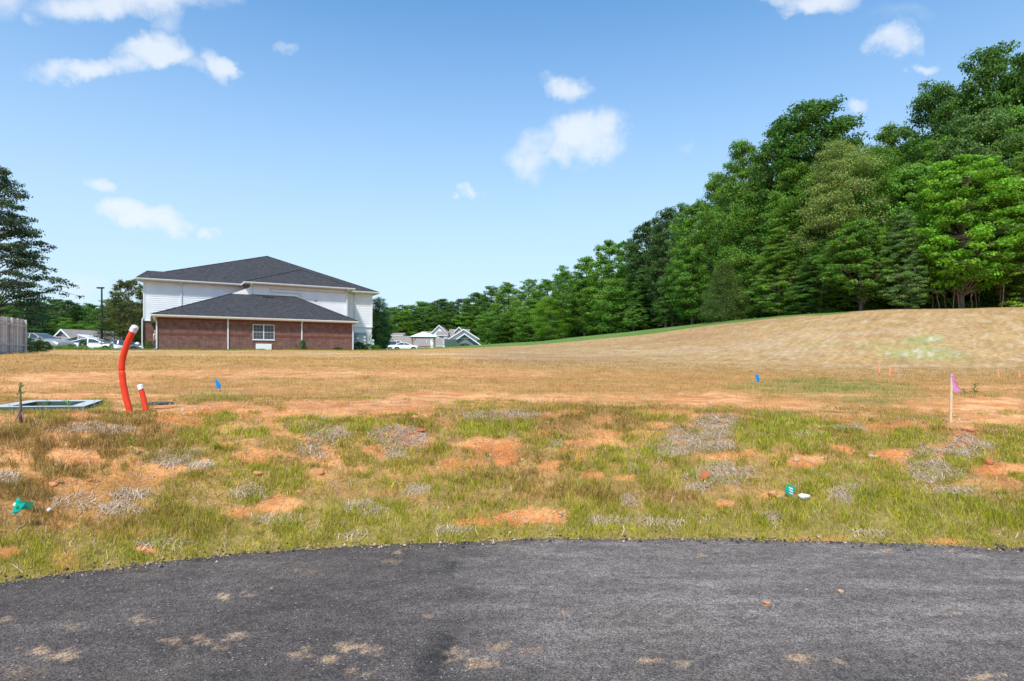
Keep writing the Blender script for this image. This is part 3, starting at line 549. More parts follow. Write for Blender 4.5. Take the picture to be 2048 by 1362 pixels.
def do_straw():
    n = 210000; XY = near_area(n); X, Y = XY.T; Z = H(X, Y); px, py, s, soil, straw, green = fields(X, Y, Z)
    k = (RNG.random(n) < np.clip(straw*1.5+.03, 0, 1)) & (s > .12) & (px > -60) & (px < 2110); X, Y, Z, straw = [v[k] for v in (X, Y, Z, straw)]; n = len(X)
    a = RNG.uniform(0, 2*np.pi, n)+.0; L = RNG.uniform(.04, .14, n); w = RNG.uniform(.0026, .0055, n); el = RNG.normal(0, .09, n)
    Z = Z+RNG.uniform(.004, .005+.016*straw, n)
    d = np.stack([np.cos(a)*np.cos(el), np.sin(a)*np.cos(el), np.sin(el)], 1); sd = np.stack([-np.sin(a), np.cos(a), np.zeros(n)], 1)*w[:, None]
    # follow the slope
    eps = .05; gx = (H(X+eps, Y, False)-H(X-eps, Y, False))/(2*eps); gy = (H(X, Y+eps, False)-H(X, Y-eps, False))/(2*eps); d[:, 2] += d[:, 0]*gx+d[:, 1]*gy
    P = np.stack([X, Y, Z], 1); bend = RNG.normal(0, .22, (n, 3))*L[:, None]*np.array([1, 1, .3])
    A = P-d*L[:, None]/2; B = P+bend*.4+np.array([0, 0, .006]); Cc = P+d*L[:, None]/2
    V = np.stack([A-sd/2, A+sd/2, B+sd/2, B-sd/2, Cc+sd/2, Cc-sd/2], 1).reshape(-1, 3); b = np.arange(n)[:, None]*6
    F = np.concatenate([b+np.array([[0, 1, 2, 3]]), b+np.array([[3, 2, 4, 5]])])
    C = mixc([.50, .36, .24], [.76, .61, .44], RNG.random(n))*RNG.uniform(.75, 1.15, n)[:, None]
    tag(link('straw', npmesh('straw', V, F, np.repeat(C, 6, 0)), M['straw']), 'pale dead straw lying in patches on the bank', 'straw', kind='stuff')
def do_pebbles():
    base = np.array([(0, 0, 1), (.9, 0, .3), (.25, .85, .25), (-.75, .5, .2), (-.7, -.55, .3), (.3, -.8, .2), (0, 0, -.4)]); f = [(0, i, i % 5+1) for i in range(1, 6)]; f = [(0, i, i % 5+1) for i in range(1, 6)]+[(6, i % 5+1, i) for i in range(1, 6)]
    n = 9000; XY = near_area(n*3); X, Y = XY.T; Z = H(X, Y); px, py, s, soil, straw, green = fields(X, Y, Z)
    grav = ell(px, py, [(145, 912, 50, 15, 1), (1080, 1035, 90, 14, 1), (120, 960, 60, 8, .5), (960, 900, 60, 20, .3)], 15)
    k = RNG.random(len(X)) < np.clip(grav*.7+soil*.10, 0, 1); X, Y, Z, grav = [v[k][:n] for v in (X, Y, Z, grav)]; n = len(X)
    sz = RNG.uniform(.004, .012, n)*(1+1.4*(RNG.random(n) < .06)); J = RNG.uniform(.7, 1.3, (n, 7, 3)); V = np.stack([X, Y, Z], 1)[:, None, :]+base[None]*J*sz[:, None, None]
    F = (np.arange(n)[:, None, None]*7+np.array(f)[None]).reshape(-1, 3)
    C = mixc([.55, .33, .20], [.70, .60, .50], RNG.random(n)); tag(link('gravel', npmesh('gravel', V.reshape(-1, 3), F, np.repeat(C, 7, 0)), M['straw']), 'loose pale and orange gravel in the bare clay patches', 'gravel', kind='stuff')
def do_crumbs():
    n = 5200; phi = RNG.uniform(-.62, .56, n); off = RNG.normal(.01, .05, n)-.06*(RNG.random(n)**4)*3; r = road_r(phi)+off; X = RC[0]+r*np.sin(phi); Y = RC[1]+r*np.cos(phi); Z = np.where(off < -.02, .012, H(X, Y)+.004)
    base = np.array([(0, 0, 1), (.9, 0, .3), (.25, .85, .25), (-.75, .5, .2), (-.7, -.55, .3), (.3, -.8, .2), (0, 0, -.4)]); f = [(0, i, i % 5+1) for i in range(1, 6)]+[(6, i % 5+1, i) for i in range(1, 6)]
    sz = RNG.uniform(.003, .009, n)*(1+1.5*(RNG.random(n) < .08)); V = np.stack([X, Y, Z], 1)[:, None, :]+base[None]*RNG.uniform(.7, 1.3, (n, 7, 3))*sz[:, None, None]; F = (np.arange(n)[:, None, None]*7+np.array(f)[None]).reshape(-1, 3)
    C = np.where((RNG.random(n) < .6)[:, None], mixc([.05, .047, .045], [.14, .13, .12], RNG.random(n)), mixc([.45, .25, .12], [.62, .50, .38], RNG.random(n)))
    tag(link('edge_gravel', npmesh('edge_gravel', V.reshape(-1, 3), F, np.repeat(C, 7, 0)), M['straw']), 'loose asphalt crumbs and grit along the crumbling road edge', 'gravel', kind='stuff')
do_crumbs(); do_near(); do_mid(); do_far(); do_straw(); do_pebbles()
# ================================================================ APARTMENT BUILDING
RZ = math.atan2(.519, .855)
def G(x, y): return H1(x, y)
def building():
    R = empty('apartment_building', (-28.06, 47.5, 2.5), RZ, 'large two storey white and brick building, dark roof and low wing', 'building')
    # walls
    m = MB(); m.box(0, 15.5, 0, 7.9, -.6, 2.72); m.build('brick_wall', M['brick'], R)
    m = MB(); m.box(-.98, 15.3, 8.0, 28, -.6, 2.78); m.build('brick_wall', M['brick'], R)
    m = MB(); m.box(15.3, 20, 8.02, 28, -.6, 2.78); m.build('white_wall', M['white'], R)
    # soldier courses, slightly proud
    for (z0, z1) in ((2.44, 2.66), (1.16, 1.36)):
        m = MB()
        for i in range(191):
            a = .02+i*.081; 
            if z0 < 2 and 6.75 < a < 8.7: continue
            m.box(a, a+.071, -.014, .02, z0, z1)
        tag(m.build('brick_course', mat('soldier_brick', (.17, .066, .052), .9, .2, noise=(9, .35)), R), kind='stuff')
    # upper siding, real overlapping laps
    def laps(name, a0, a1, d0, z0, z1, side=None, step=.18, proud=.03):
        m = MB(); z = z0; dd = d0
        while z < z1-.01:
            t = min(z+step, z1)
            m.poly([(a0, dd-proud, z), (a1, dd-proud, z), (a1, dd-.002, t), (a0, dd-.002, t)]); m.poly([(a0, dd, z), (a1, dd, z), (a1, dd-proud, z), (a0, dd-proud, z)])
            if side: # left return
                m.poly([(a0-proud, side, z), (a0-proud, dd-proud, z), (a0-.002, dd-.002, t), (a0-.002, side, t)])
            z += step
        return tag(m.build(name, M['siding'], R), kind='stuff')
    m = MB(); m.box(-.96, 19.98, 8.02, 28, 2.79, 6.38); m.build('upper_wall', M['siding'], R)
    m = MB(); m.box(7.67, 16.72, 6.02, 8.0, 2.7, 6.38); m.build('upper_wall', M['siding'], R)
    laps('siding', -.96, 7.6, 8.0, 2.80, 6.36, side=27.9); laps('siding', 16.75, 19.98, 8.0, 2.80, 6.36); laps('siding', 7.67, 16.72, 6.0, 5.2, 6.36, side=7.98)
    m = MB(); m.box(-1.02, -.9, 7.93, 7.99, 2.80, 6.37); m.build('corner_board', M['white'], R)
    m = MB(); m.box(19.90, 20.04, 7.93, 8.1, 2.80, 6.37); m.build('corner_board', M['white'], R)
    m = MB(); m.box(7.58, 7.70, 5.93, 5.99, 4.9, 6.37); m.build('corner_board', M['white'], R)
    m = MB(); m.box(16.62, 16.76, 5.93, 5.99, 3.4, 6.37); m.build('corner_board', M['white'], R)
    m = MB(); m.box(-1.0, 20.03, 7.90, 8.0, 2.70, 2.80); m.build('trim_band', M['white'], R)
    m = MB(); m.prism([(6.0, 5.97, 5.36), (7.66, 5.97, 5.36), (7.66, 5.97, 6.08)], (0, .06, 0)); m.build('gable_infill', M['siding'], R)
    # roofs
    Z = 6.5
    FL, FR = (-1.6, 7.4, Z), (20.6, 7.4, Z); Q1, Q2, A = (-.72, 9.4, 7.42), (.68, 9.4, 7.42), (11.0, 18, 11.1)
    BL, BR, B1 = (.6, 20, Z), (20.6, 29, Z), (11.0, 20, 11.1)
    m = MB(); m.poly([FL, FR, A, Q2, Q1]); m.poly([FR, BR, B1, A]); m.poly([BR, BL, B1]); m.poly([BL, FL, Q1, (.9, 18, 7.42)]); m.poly([(.9, 18, 7.42), Q1, Q2, (1.8, 18, 7.42)]); m.poly([(1.8, 18, 7.42), Q2, A, B1, BL])
    m.build('roof', M['shingle'], R)
    PL, PR, K, K2 = (7.0, 5.4, Z+.02), (17.4, 5.4, Z+.02), (13.2, 10.5, 8.75), (13.2, 13.2, 9.0)
    m = MB(); m.poly([PL, PR, K]); m.poly([PL, K, K2, (7.0, 7.42, Z+.02)]); m.poly([PR, (17.4, 7.42, Z+.02), K2, K]); m.build('roof', M['shingle'], R)
    WL, WR, T1, T2, T3 = (-.45, -.45, 2.78), (15.95, -.45, 2.78), (6.0, 5.98, 5.36), (11.7, 5.98, 5.36), (7.66, 5.98, 6.08)
    m = MB(); m.poly([WL, WR, T2, T1]); m.poly([(-.45, 7.98, 2.78), WL, T1, T3, (7.66, 7.98, 6.08)]); m.poly([WR, (15.95, 7.98, 2.78), (11.7, 7.98, 5.36), T2]); m.build('roof', M['shingle'], R)
    m = MB(); m.box(8.6, 9.6, 5.3, 5.5, 5.16, 5.30); m.build('roof_vent', M['black'], R)
    m = MB(); m.bar((13.2, 4.6, 4.92), (13.45, 4.6, 4.95), .12, .1); m.build('roof_vent', M['black'], R)
    # ridge caps, thin
    for a, b in ((WL, T1), (WR, T2), (PL, K), (PR, K), (A, Q2), (A, FR)):
        m = MB(); m.bar(Vector(a)+Vector((0, 0, .01)), Vector(b)+Vector((0, 0, .01)), .18, .03); m.build('ridge_cap', M['shingle'], R)
    # soffits, fascias, gutters
    def eave(a0, a1, d, z, back, end=0, gut=True):
        m = MB(); m.box(a0, a1, d, back, z-.20, z-.17); m.build('soffit', M['soffit'], R)
        m = MB(); m.box(a0, a1, d, d+.03, z-.168, z-.012); m.build('fascia', M['white'], R)
        if gut:
            m = MB(); m.prism([(a0, d-.005, z-.02), (a0, d-.13, z-.02), (a0, d-.13, z-.08), (a0, d-.09, z-.17), (a0, d-.005, z-.17)], (a1-a0, 0, 0)); m.build('gutter', M['gutter'], R)
    eave(-.45, 15.95, -.45, 2.78, -.002); eave(-1.6, 6.98, 7.4, Z, 7.985); eave(7.0, 17.4, 5.4, Z+.02, 5.99); eave(17.42, 20.6, 7.4, Z, 7.985)
    for b in ((-.45, -.003, 0, 7.9, 2.58, 2.61), (15.503, 15.95, 0, 7.9, 2.58, 2.61)): m = MB(); m.box(*b); m.build('soffit', M['soffit'], R)
    for b in ((-.48, -.452, -.45, 7.9, 2.60, 2.768), (15.952, 15.98, -.45, 7.9, 2.60, 2.768)): m = MB(); m.box(*b); m.build('fascia', M['white'], R)
    for b in ((20.04, 20.6, 8, 28.5, 6.3, 6.33), (7.0, 7.6, 5.992, 7.9, 6.32, 6.35), (16.76, 17.4, 6.0, 7.98, 6.32, 6.35)): m = MB(); m.box(*b); m.build('soffit', M['soffit'], R)
    m = MB(); m.prism([(-1.6, 7.986, 6.3), (-1.0, 7.986, 6.3), (-.9, 10, 6.3)], (0, 0, .03)); m.build('soffit', M['soffit'], R)
    for b in ((20.602, 20.63, 7.4, 28.5, 6.32, 6.488), (6.97, 6.998, 5.4, 7.4, 6.34, 6.508), (17.402, 17.43, 5.4, 7.4, 6.34, 6.508)): m = MB(); m.box(*b); m.build('fascia', M['white'], R)
    # downspouts
    def spout(pts, w=.1):
        m = MB()
        for p, q in zip(pts[:-1], pts[1:]): m.bar(p, q, w, w*.8)
        m.build('downspout', M['gutter'], R)
    for a in (5.06, 11.0): spout([(a, -.50, 2.62), (a, -.06, 2.46), (a, -.06, -.05)])
    spout([(-.25, -.42, 2.6), (-.22, -.35, 2.4), (-.07, -.07, 2.22), (-.07, -.07, .1), (-.3, -.2, -.02)], .095); spout([(15.75, -.42, 2.6), (15.7, -.3, 2.42), (15.56, -.07, 2.2), (15.56, -.07, -.1)], .095)
    spout([(1.9, 7.35, 6.32), (1.98, 7.92, 6.05), (1.98, 7.92, 2.85)]); spout([(7.62, 5.34, 6.3), (7.70, 5.90, 6.1), (7.70, 5.90, 5.42)]); spout([(16.7, 5.34, 6.3), (16.7, 5.88, 6.15), (16.7, 5.88, 3.0)]); spout([(18.1, 7.35, 6.3), (18.1, 7.9, 6.1), (18.1, 7.9, -.1)])
    spout([(-1.0, 7.85, 3.0), (-1.1, 7.80, 2.75), (-1.1, 7.80, .1), (-1.35, 7.6, 0)], .1); spout([(7.0, 7.3, 6.32), (7.35, 7.85, 6.2), (7.4, 7.9, 5.9)], .08)
    # conduits running over the siding
    m = MB(); m.bar((9.35, 5.95, 6.02), (16.6, 5.95, 5.98), .03); m.bar((9.35, 5.95, 6.02), (9.35, 5.95, 5.72), .03); m.bar((9.35, 5.95, 5.72), (11.9, 5.95, 5.70), .03); m.bar((11.9, 5.95, 5.70), (12.3, 5.95, 5.45), .03); m.build('conduit', M['wire'], R)
    # window
    a0, a1, z0, z1 = 6.98, 8.72, .93, 2.23
    w = MB(); 
    for b in ((a0, a1, z1-.045, z1), (a0, a1, z0, z0+.045), (a0, a0+.045, z0+.045, z1-.045), (a1-.045, a1, z0+.045, z1-.045), ((a0+a1)/2-.04, (a0+a1)/2+.04, z0+.045, z1-.045)): w.box(b[0], b[1], -.05, .02, b[2], b[3])
    W = w.build('window', M['gutter'], R)
    am = (a0+a1)/2
    for (p, q) in ((a0+.045, am-.04), (am+.04, a1-.045)):
        zc = (z0+z1)/2
        for (u, v) in ((z0+.045, zc-.015), (zc+.015, z1-.045)):
            m = MB(); m.box(p, q, -.012, -.006, u, v); m.build('pane', M['glass'], W)
            m = MB(); 
            for t in (1/3, 2/3): m.box(p+(q-p)*t-.007, p+(q-p)*t+.007, -.022, -.013, u, v)
            m.box(p, q, -.024, -.0125, (u+v)/2-.007, (u+v)/2+.007); m.build('muntin', mat('muntin', (.30, .33, .34), .5), W)
        m = MB(); m.box(p, q, -.03, -.005, zc-.015, zc+.015); m.build('sash_rail', M['gutter'], W)
    m = MB(); m.box(a0-.05, a1+.05, -.07, .0, z0-.06, z0-.002); m.build('sill', M['white'], W)
    # through-wall air conditioner cover
    m = MB(); m.box(7.22, 8.48, -.10, .0, .04, .58); U = m.build('air_unit_cover', M['siding'], R, bevel=.01)
    m = MB(); m.box(7.34, 7.40, -.104, -.1005, .06, .12); m.build('badge', M['black'], U)
    # meter cabinets
    m = MB(); m.box(16.15, 16.95, 7.80, 7.98, .52, 2.1); m.box(17.0, 19.35, 7.78, 7.98, .55, 2.1); E = m.build('meter_cabinet', M['grey'], R, bevel=.01)
    for (a, zs) in ((16.62, (1.66, 1.28, .95)), (17.72, (1.33, .98)), (19.12, (1.62, 1.28, .93)), (20.12, (1.30, .95))):
        for z in zs:
            m = MB(); yb = 7.78 if a < 20 else 8.05; m.tube([(a, yb, z), (a, yb-.09, z), (a, yb-.13, z)], [.15, .15, .12], 12); m.build('meter', M['meter'], E)
    m = MB(); m.box(18.3, 18.5, 7.775, 7.779, 1.45, 1.60); m.build('notice', M['white'], E)
    m = MB(); m.bar((19.6, 7.8, 1.2), (19.95, 7.85, 2.3), .06); m.build('service_pipe', M['wire'], E)
    m = MB(); m.box(16.05, 17.0, 7.84, 7.99, -.1, .45); m.build('utility_box', M['gutter'], R)
    # dark strip where roof meets the projecting wall
    m = MB(); m.box(7.7, 11.7, 5.94, 5.975, 5.33, 5.40); m.build('flashing', M['black'], R)
    return R
building()

# ================================================================ CARS
def car(label, cat, paint, L=4.8, W=1.82, prof=None, cab=None, deck=None, loc=(0, 0, 0), rz=0, wheels=(.9, 3.75), wr=.33, group=None, grille=True):
    """prof: upper edge of the lower body (x,z); cab: (x,z) cabin outline from rear base over roof to front base"""
    R = empty('parked_car', loc, rz, label, cat, group)
    xs = np.linspace(0, L, 41); top = np.interp(xs, *zip(*prof)); V = []; F = []
    def ends(x): return 1-.10*max(0, (.5-x)/.5)**2-.12*max(0, (x-(L-.6))/.6)**2
    for x, zt in zip(xs, top):
        w = W/2*ends(x); zb = .22+.10*max(0, (.35-x)/.35)+.08*max(0, (x-L+.35)/.35)
        for y, z in ((0, zb), (.86*w, zb), (.97*w, zb+.10), (w, (zb+zt)/2), (.97*w, zt-.10), (.84*w, zt-.01), (.45*w, zt+.025), (0, zt+.03)): V.append((x, y, z))
        for y, z in ((.45*w, zt+.025), (.84*w, zt-.01), (.97*w, zt-.10), (w, (zb+zt)/2), (.97*w, zb+.10), (.86*w, zb)): V.append((x, -y, z))
    n = 14
    for i in range(40):
        for k in range(n): F.append((i*n+k, i*n+(k+1) % n, (i+1)*n+(k+1) % n, (i+1)*n+k))
    F.append(tuple(range(n))); F.append(tuple(40*n+k for k in reversed(range(n))))
    m = MB(); m.v = V; m.f = F; body = m.build('body', paint, R, smooth=True)
    # cabin
    m = MB(); nb = len(cab); zr = max(z for _, z in cab); z0 = min(z for _, z in cab)
    def wy(z): return W/2*(.90-.20*(z-z0)/(zr-z0))
    Lp = [(x, wy(z), z) for x, z in cab]; Rp = [(x, -wy(z), z) for x, z in cab]
    m.poly(Lp); m.poly(list(reversed(Rp)))
    for i in range(nb-1): m.poly([Lp[i], Rp[i], Rp[i+1], Lp[i+1]])
    m.build('roof', paint, R, bevel=.02)
    # glass: side panels and the two screens, set just proud
    c = Vector((sum(x for x, _ in cab)/nb, 0, z0+(zr-z0)*.45))
    for s in (1, -1):
        pts = [Vector((x, s*(wy(z)+.012), z)) for x, z in cab]; cc = Vector((c.x, 0, c.z)); q = []
        for p in pts:
            zz = p.z+(cc.z-p.z)*.16; xx = p.x+(cc.x-p.x)*.13; q.append((xx, s*(wy(zz)+.008), zz))
        m = MB(); m.prism(q, (0, -s*.004, 0)); g = m.build('side_window', M['carglass'], R)
        xm = cab[0][0]*.45+cab[-1][0]*.55; m = MB(); m.bar((xm, s*(wy(z0+.03)+.012), z0+.03), (xm-.04, s*(wy(zr-.06)+.012), zr-.06), .07, .012); m.build('pillar', paint, g)
        m = MB(); m.bar((cab[-1][0]-.28, s*(W/2-.04), z0+.06), (cab[-1][0]-.28, s*(W/2+.13), z0+.12), .16, .13); m.build('mirror', paint, R, bevel=.02)
        m = MB(); m.box(xm-.75, xm-.62, s*(W/2)-.01, s*(W/2)+.02, .74, .77); m.build('door_handle', M['rim'], R)
    for i in (0, nb-2):
        a, b = Vector((cab[i][0], 0, cab[i][1])), Vector((cab[i+1][0], 0, cab[i+1][1])); nrm = Vector((-(b-a).z, 0, (b-a).x)).normalized(); nrm = nrm if nrm.z > 0 else -nrm
        p, q = a.lerp(b, .10)+nrm*.008, a.lerp(b, .90)+nrm*.008; m = MB(); m.poly([(p.x, wy(p.z)*.90, p.z), (p.x, -wy(p.z)*.90, p.z), (q.x, -wy(q.z)*.90, q.z), (q.x, wy(q.z)*.90, q.z)]); m.build('windscreen' if i else 'rear_window', M['carglass'], R)
    for x in wheels:
        for s in (1, -1):
            y = s*(W/2-.10); m = MB(); m.tube([(x, s*(W/2-.25), wr+.02), (x, s*(W/2+.006), wr+.02)], wr+.09, 22); m.build('wheel_arch', M['tyre'], R)
            m = MB(); m.tube([(x, y-s*.1, wr), (x, y+s*.085, wr), (x, y+s*.118, wr)], [wr, wr, wr*.9], 22); wl_ = m.build('wheel', M['tyre'], R)
            m = MB()
            for k in range(5):
                t = k*2*math.pi/5; m.bar((x, y+s*.122, wr), (x+math.cos(t)*wr*.62, y+s*.122, wr+math.sin(t)*wr*.62), .07, .02)
            m.tube([(x, y+s*.10, wr), (x, y+s*.119, wr)], wr*.66, 18); m.build('rim', M['rim'], wl_)
    for s in (1, -1):
        zt = float(np.interp(L-.1, *zip(*prof))); m = MB(); m.box(L-.22, L-.02, s*W*.42-.14, s*W*.42+.10, zt-.22, zt-.08); m.build('headlight', M['lamp'], R, bevel=.02)
        zt = float(np.interp(.1, *zip(*prof))); m = MB(); m.box(-.015, .10, s*W*.38-.16, s*W*.38+.14, zt-.30, zt-.14); m.build('tail_light', M['redlamp'], R, bevel=.015)
    return R
SED = [(0, .86), (.12, .98), (.9, 1.0), (1.2, 1.0), (3.2, .98), (4.2, .88), (4.65, .72), (4.8, .55)]
COUPE = [(0, .80), (.1, .98), (.7, 1.02), (1.5, .97), (3.1, .95), (4.2, .84), (4.65, .68), (4.8, .50)]
MUSC = [(0, .85), (.1, 1.03), (1.0, 1.06), (2.0, .98), (3.3, .96), (4.3, .88), (4.75, .72), (4.85, .60)]
def gz(v, dz=0): return (v.x, v.y, H1(v.x, v.y)+dz)
# white coupe, side-on, nose to the right
p = at(134, 0, 54.5); car('white two door coupe parked side-on with a small leafy plant in front of its door', 'car', M['carwhite'], prof=COUPE, cab=[(.45, 1.0), (1.55, 1.36), (2.3, 1.40), (2.75, 1.34), (3.65, .97)], loc=gz(p), rz=.10, L=4.8)
p = at(30, 0, 49.2); car('beige silver car half hidden by the bush beside the wooden fence', 'car', M['carsilver'], prof=SED, cab=[(.5, .98), (1.3, 1.44), (2.3, 1.46), (3.4, .98)], loc=gz(p), rz=-.12)
p = at(202, 0, 59.5); car('low dark grey car parked beyond the white coupe', 'car', M['cargrey'], prof=MUSC, cab=[(.6, 1.0), (1.3, 1.32), (2.4, 1.36), (3.4, .97)], loc=gz(p), rz=.02)
SUV = [(0, .95), (.1, 1.08), (1.0, 1.1), (3.3, 1.08), (4.3, 1.0), (4.6, .85), (4.7, .6)]
p = at(756, 0, 113); car('white pickup truck with open bed parked furthest left of the three white cars', 'truck', M['carwhite'], prof=SUV, cab=[(1.6, 1.08), (1.8, 1.72), (2.9, 1.74), (3.6, 1.08)], loc=gz(p), rz=.25, L=5.0, group=None)
p = at(771, 0, 109); car('white van-like car with upright windscreen parked between pickup and sedan', 'car', M['carwhite'], prof=SUV, cab=[(.2, 1.1), (.5, 1.88), (2.7, 1.90), (3.6, 1.10)], loc=gz(p), rz=.12, L=4.7)
p = at(785, 0, 105); car('white sedan parked just left of the gazebo', 'car', M['carwhite'], prof=SED, cab=[(.5, 1.0), (1.3, 1.44), (2.4, 1.46), (3.5, .98)], loc=gz(p), rz=.05, L=4.5)

# ================================================================ GAZEBO
def gazebo():
    c = at(847, 0, 118); z = H1(c.x, c.y)-.05; R = empty('gazebo', (c.x, c.y, z), .18, 'wooden gazebo with a white tent roof beside the parked cars', 'gazebo'); s = 2.15; h = 2.45
    for x in (-s, s):
        for y in (-s, s):
            m = MB(); m.box(x-.1, x+.1, y-.1, y+.1, -.4, h); pst = m.build('post', M['wood'], R)
            m = MB(); m.bar((x-.1*np.sign(x), y, h-.7), (x-np.sign(x)*.75, y, h-.03), .09); m.bar((x, y-.1*np.sign(y), h-.7), (x, y-np.sign(y)*.75, h-.03), .09); m.build('brace', M['wood'], pst)
    for y in (-s, s): m = MB(); m.box(-s-.25, s+.25, y-.08, y+.08, h+.005, h+.22); m.build('beam', M['wood'], R)
    for x in (-s, s): m = MB(); m.box(x-.08, x+.08, -s+.09, s-.09, h+.01, h+.2); m.build('beam', M['wood'], R)
    e = s+.45; m = MB(); b = h+.23; q = [(-e, -e, b), (e, -e, b), (e, e, b), (-e, e, b)]; t = [(-e*.35, -e*.35, b+.72), (e*.35, -e*.35, b+.72), (e*.35, e*.35, b+.72), (-e*.35, e*.35, b+.72)]
    for i in range(4): j = (i+1) % 4; m.poly([q[i], q[j], t[j], t[i]]); m.poly([t[i], t[j], (0, 0, b+1.0)]); m.poly([(q[i][0], q[i][1], b-.12), (q[j][0], q[j][1], b-.12), q[j], q[i]])
    m.build('canopy', M['white'], R)
    for y in (-s, s):
        m = MB(); m.box(-s+.1, s-.1, y-.03, y+.03, .75, .85); m.box(-s+.1, s-.1, y-.03, y+.03, .15, .22); R2 = m.build('railing', M['wood'], R)
        for i in range(17): m = MB(); x = -s+.3+i*.235; m.box(x-.03, x+.03, y-.02, y+.02, .222, .748); m.build('baluster', M['wood'], R2)
gazebo()
# ================================================================ HOUSES
def poly_house(name, label, Yd, build):
    pass
def gable_house(label, px0, px1, zb, eave, ridge, Y, depth, wall, rz=0, facing='gable', over=.4, trim=True, win=None, roof=None, boards=False, cat='house'):
    """gable end or eave side towards the camera; spans photo columns px0..px1 at distance Y"""
    x0, x1 = (px0-CX)/FX*Y, (px1-CX)/FX*Y; w = x1-x0; R = empty('house', ((x0+x1)/2, Y, zb), rz, label, cat); e = eave-zb; r = ridge-zb; hw = w/2
    roof = roof or M['dirtyroof']
    if facing == 'gable':
        m = MB(); m.prism([(-hw, 0, -2), (hw, 0, -2), (hw, 0, e), (0, 0, r-.12), (-hw, 0, e)], (0, depth, 0)); wl_ = m.build('wall', wall, R); sl = (r-e)/hw
        for s in (-1, 1):
            m = MB(); m.prism([(s*(hw+over), -over, e-over*sl), (0, -over, r), (0, -over, r+.14), (s*(hw+over), -over, e-over*sl+.14)], (0, depth+2*over, 0)); m.build('roof', roof, R)
            m = MB(); m.prism([(s*(hw+over), -over-.06, e-over*sl-.14), (0, -over-.06, r-.14), (0, -over-.06, r+.16), (s*(hw+over), -over-.06, e-over*sl+.16)], (0, .055, 0)); m.build('rake_trim', M['white'], R)
        if boards:
            n = int(w/.45)
            for i in range(1, n):
                x = -hw+i*w/n; top = r-.2-abs(x)*sl; m = MB(); m.box(x-.03, x+.03, -.03, -.002, -1, top); m.build('batten', wall, wl_)
    else:
        m = MB(); m.prism([(-hw, 0, -2), (-hw, depth, -2), (-hw, depth, e), (-hw, depth/2, r-.1), (-hw, 0, e)], (w, 0, 0)); wl_ = m.build('wall', wall, R); sl = (r-e)/(depth/2)
        for s in (0, 1):
            y0 = -over if s == 0 else depth+over; m = MB(); m.prism([(-hw-over, y0, e-over*sl), (-hw-over, depth/2, r), (-hw-over, depth/2, r+.14), (-hw-over, y0, e-over*sl+.14)], (w+2*over, 0, 0)); m.build('roof', roof, R)
        m = MB(); m.box(-hw-over, hw+over, -over-.1, -over-.01, e-over*sl, e-over*sl+.14); m.build('gutter', M['white'], R)
    for (wx0, wx1, z0, z1) in (win or []):
        m = MB(); m.box(wx0, wx1, -.06, -.003, z0, z1); f = m.build('window', M['white'], R); m = MB(); m.box(wx0+.12, wx1-.12, -.075, -.062, z0+.12, z1-.12); m.build('pane', M['carglass'], f)
    return R
zz = lambda py, Y: EYE+(HY-py)/FX*Y
# right group
r1 = gable_house('long low house with a wide plain brown roof behind the parked cars', 775, 872, 4.2, zz(694, 160), zz(671, 160), 160, 14, M['paleboards'], facing='side')
for dx in (-5.2, 3.6): m = MB(); m.tube([(dx, 3.0, zz(683, 160)-4.2-.8), (dx, 3.0, zz(683, 160)-4.2+.45)], .12, 8); m.build('roof_vent', M['white'], r1)
gable_house('low brown roof just showing above the long roof at left', 782, 804, 5, zz(671, 178), zz(665.5, 178), 178, 8, M['paleboards'], facing='side')
gable_house('small brown roof directly left of the tall white gable', 842, 858, 5, zz(669, 176), zz(662.5, 176), 176, 7, M['paleboards'], facing='side')
gable_house('tall white gabled house behind the gazebo', 860.5, 896.5, 4.4, zz(668, 158), zz(651, 158), 158, 12, M['paleboards'])
gable_house('brown roofed porch house with a dark window right of the white gable', 873, 894, 4.4, zz(671, 152), zz(662.5, 152), 152, 6, M['paleboards'], facing='side', over=.2, win=[(-.75, .7, zz(676.5, 152)-4.4-.0, zz(672, 152)-4.4)])
gable_house('low brown roof between the gazebo and the green cabinet', 870, 895, 4, zz(692, 146), zz(676, 146), 146, 8, M['paleboards'], facing='side', over=.2)
gable_house('house with a square brown roof between the white gable and the grey gables', 896, 934, 4.4, zz(676, 156), zz(656.5, 156), 156, 14, M['paleboards'], facing='side', over=.3)
gable_house('small brown dormer gable at the top of the right-hand houses', 910, 926, 5, zz(663, 157), zz(654.5, 157), 157, 10, M['dirtyroof'], over=.3)
gable_house('broad pale gable behind the blue grey board gable', 901, 954.5, 4.3, zz(676, 150), zz(659, 150), 150, 12, M['paleboards'], over=.6)
gg = gable_house('blue grey board-and-batten gable with white rake trim by the lawn', 902, 957, 4.0, zz(687, 143), zz(668, 143), 143, 10, M['bluegrey'], over=.7, boards=True)
m = MB(); m.box(-1.45, 1.45, -.08, -.035, zz(677, 143)-4.0, zz(675.8, 143)-4.0); m.build('gable_trim', M['white'], gg)
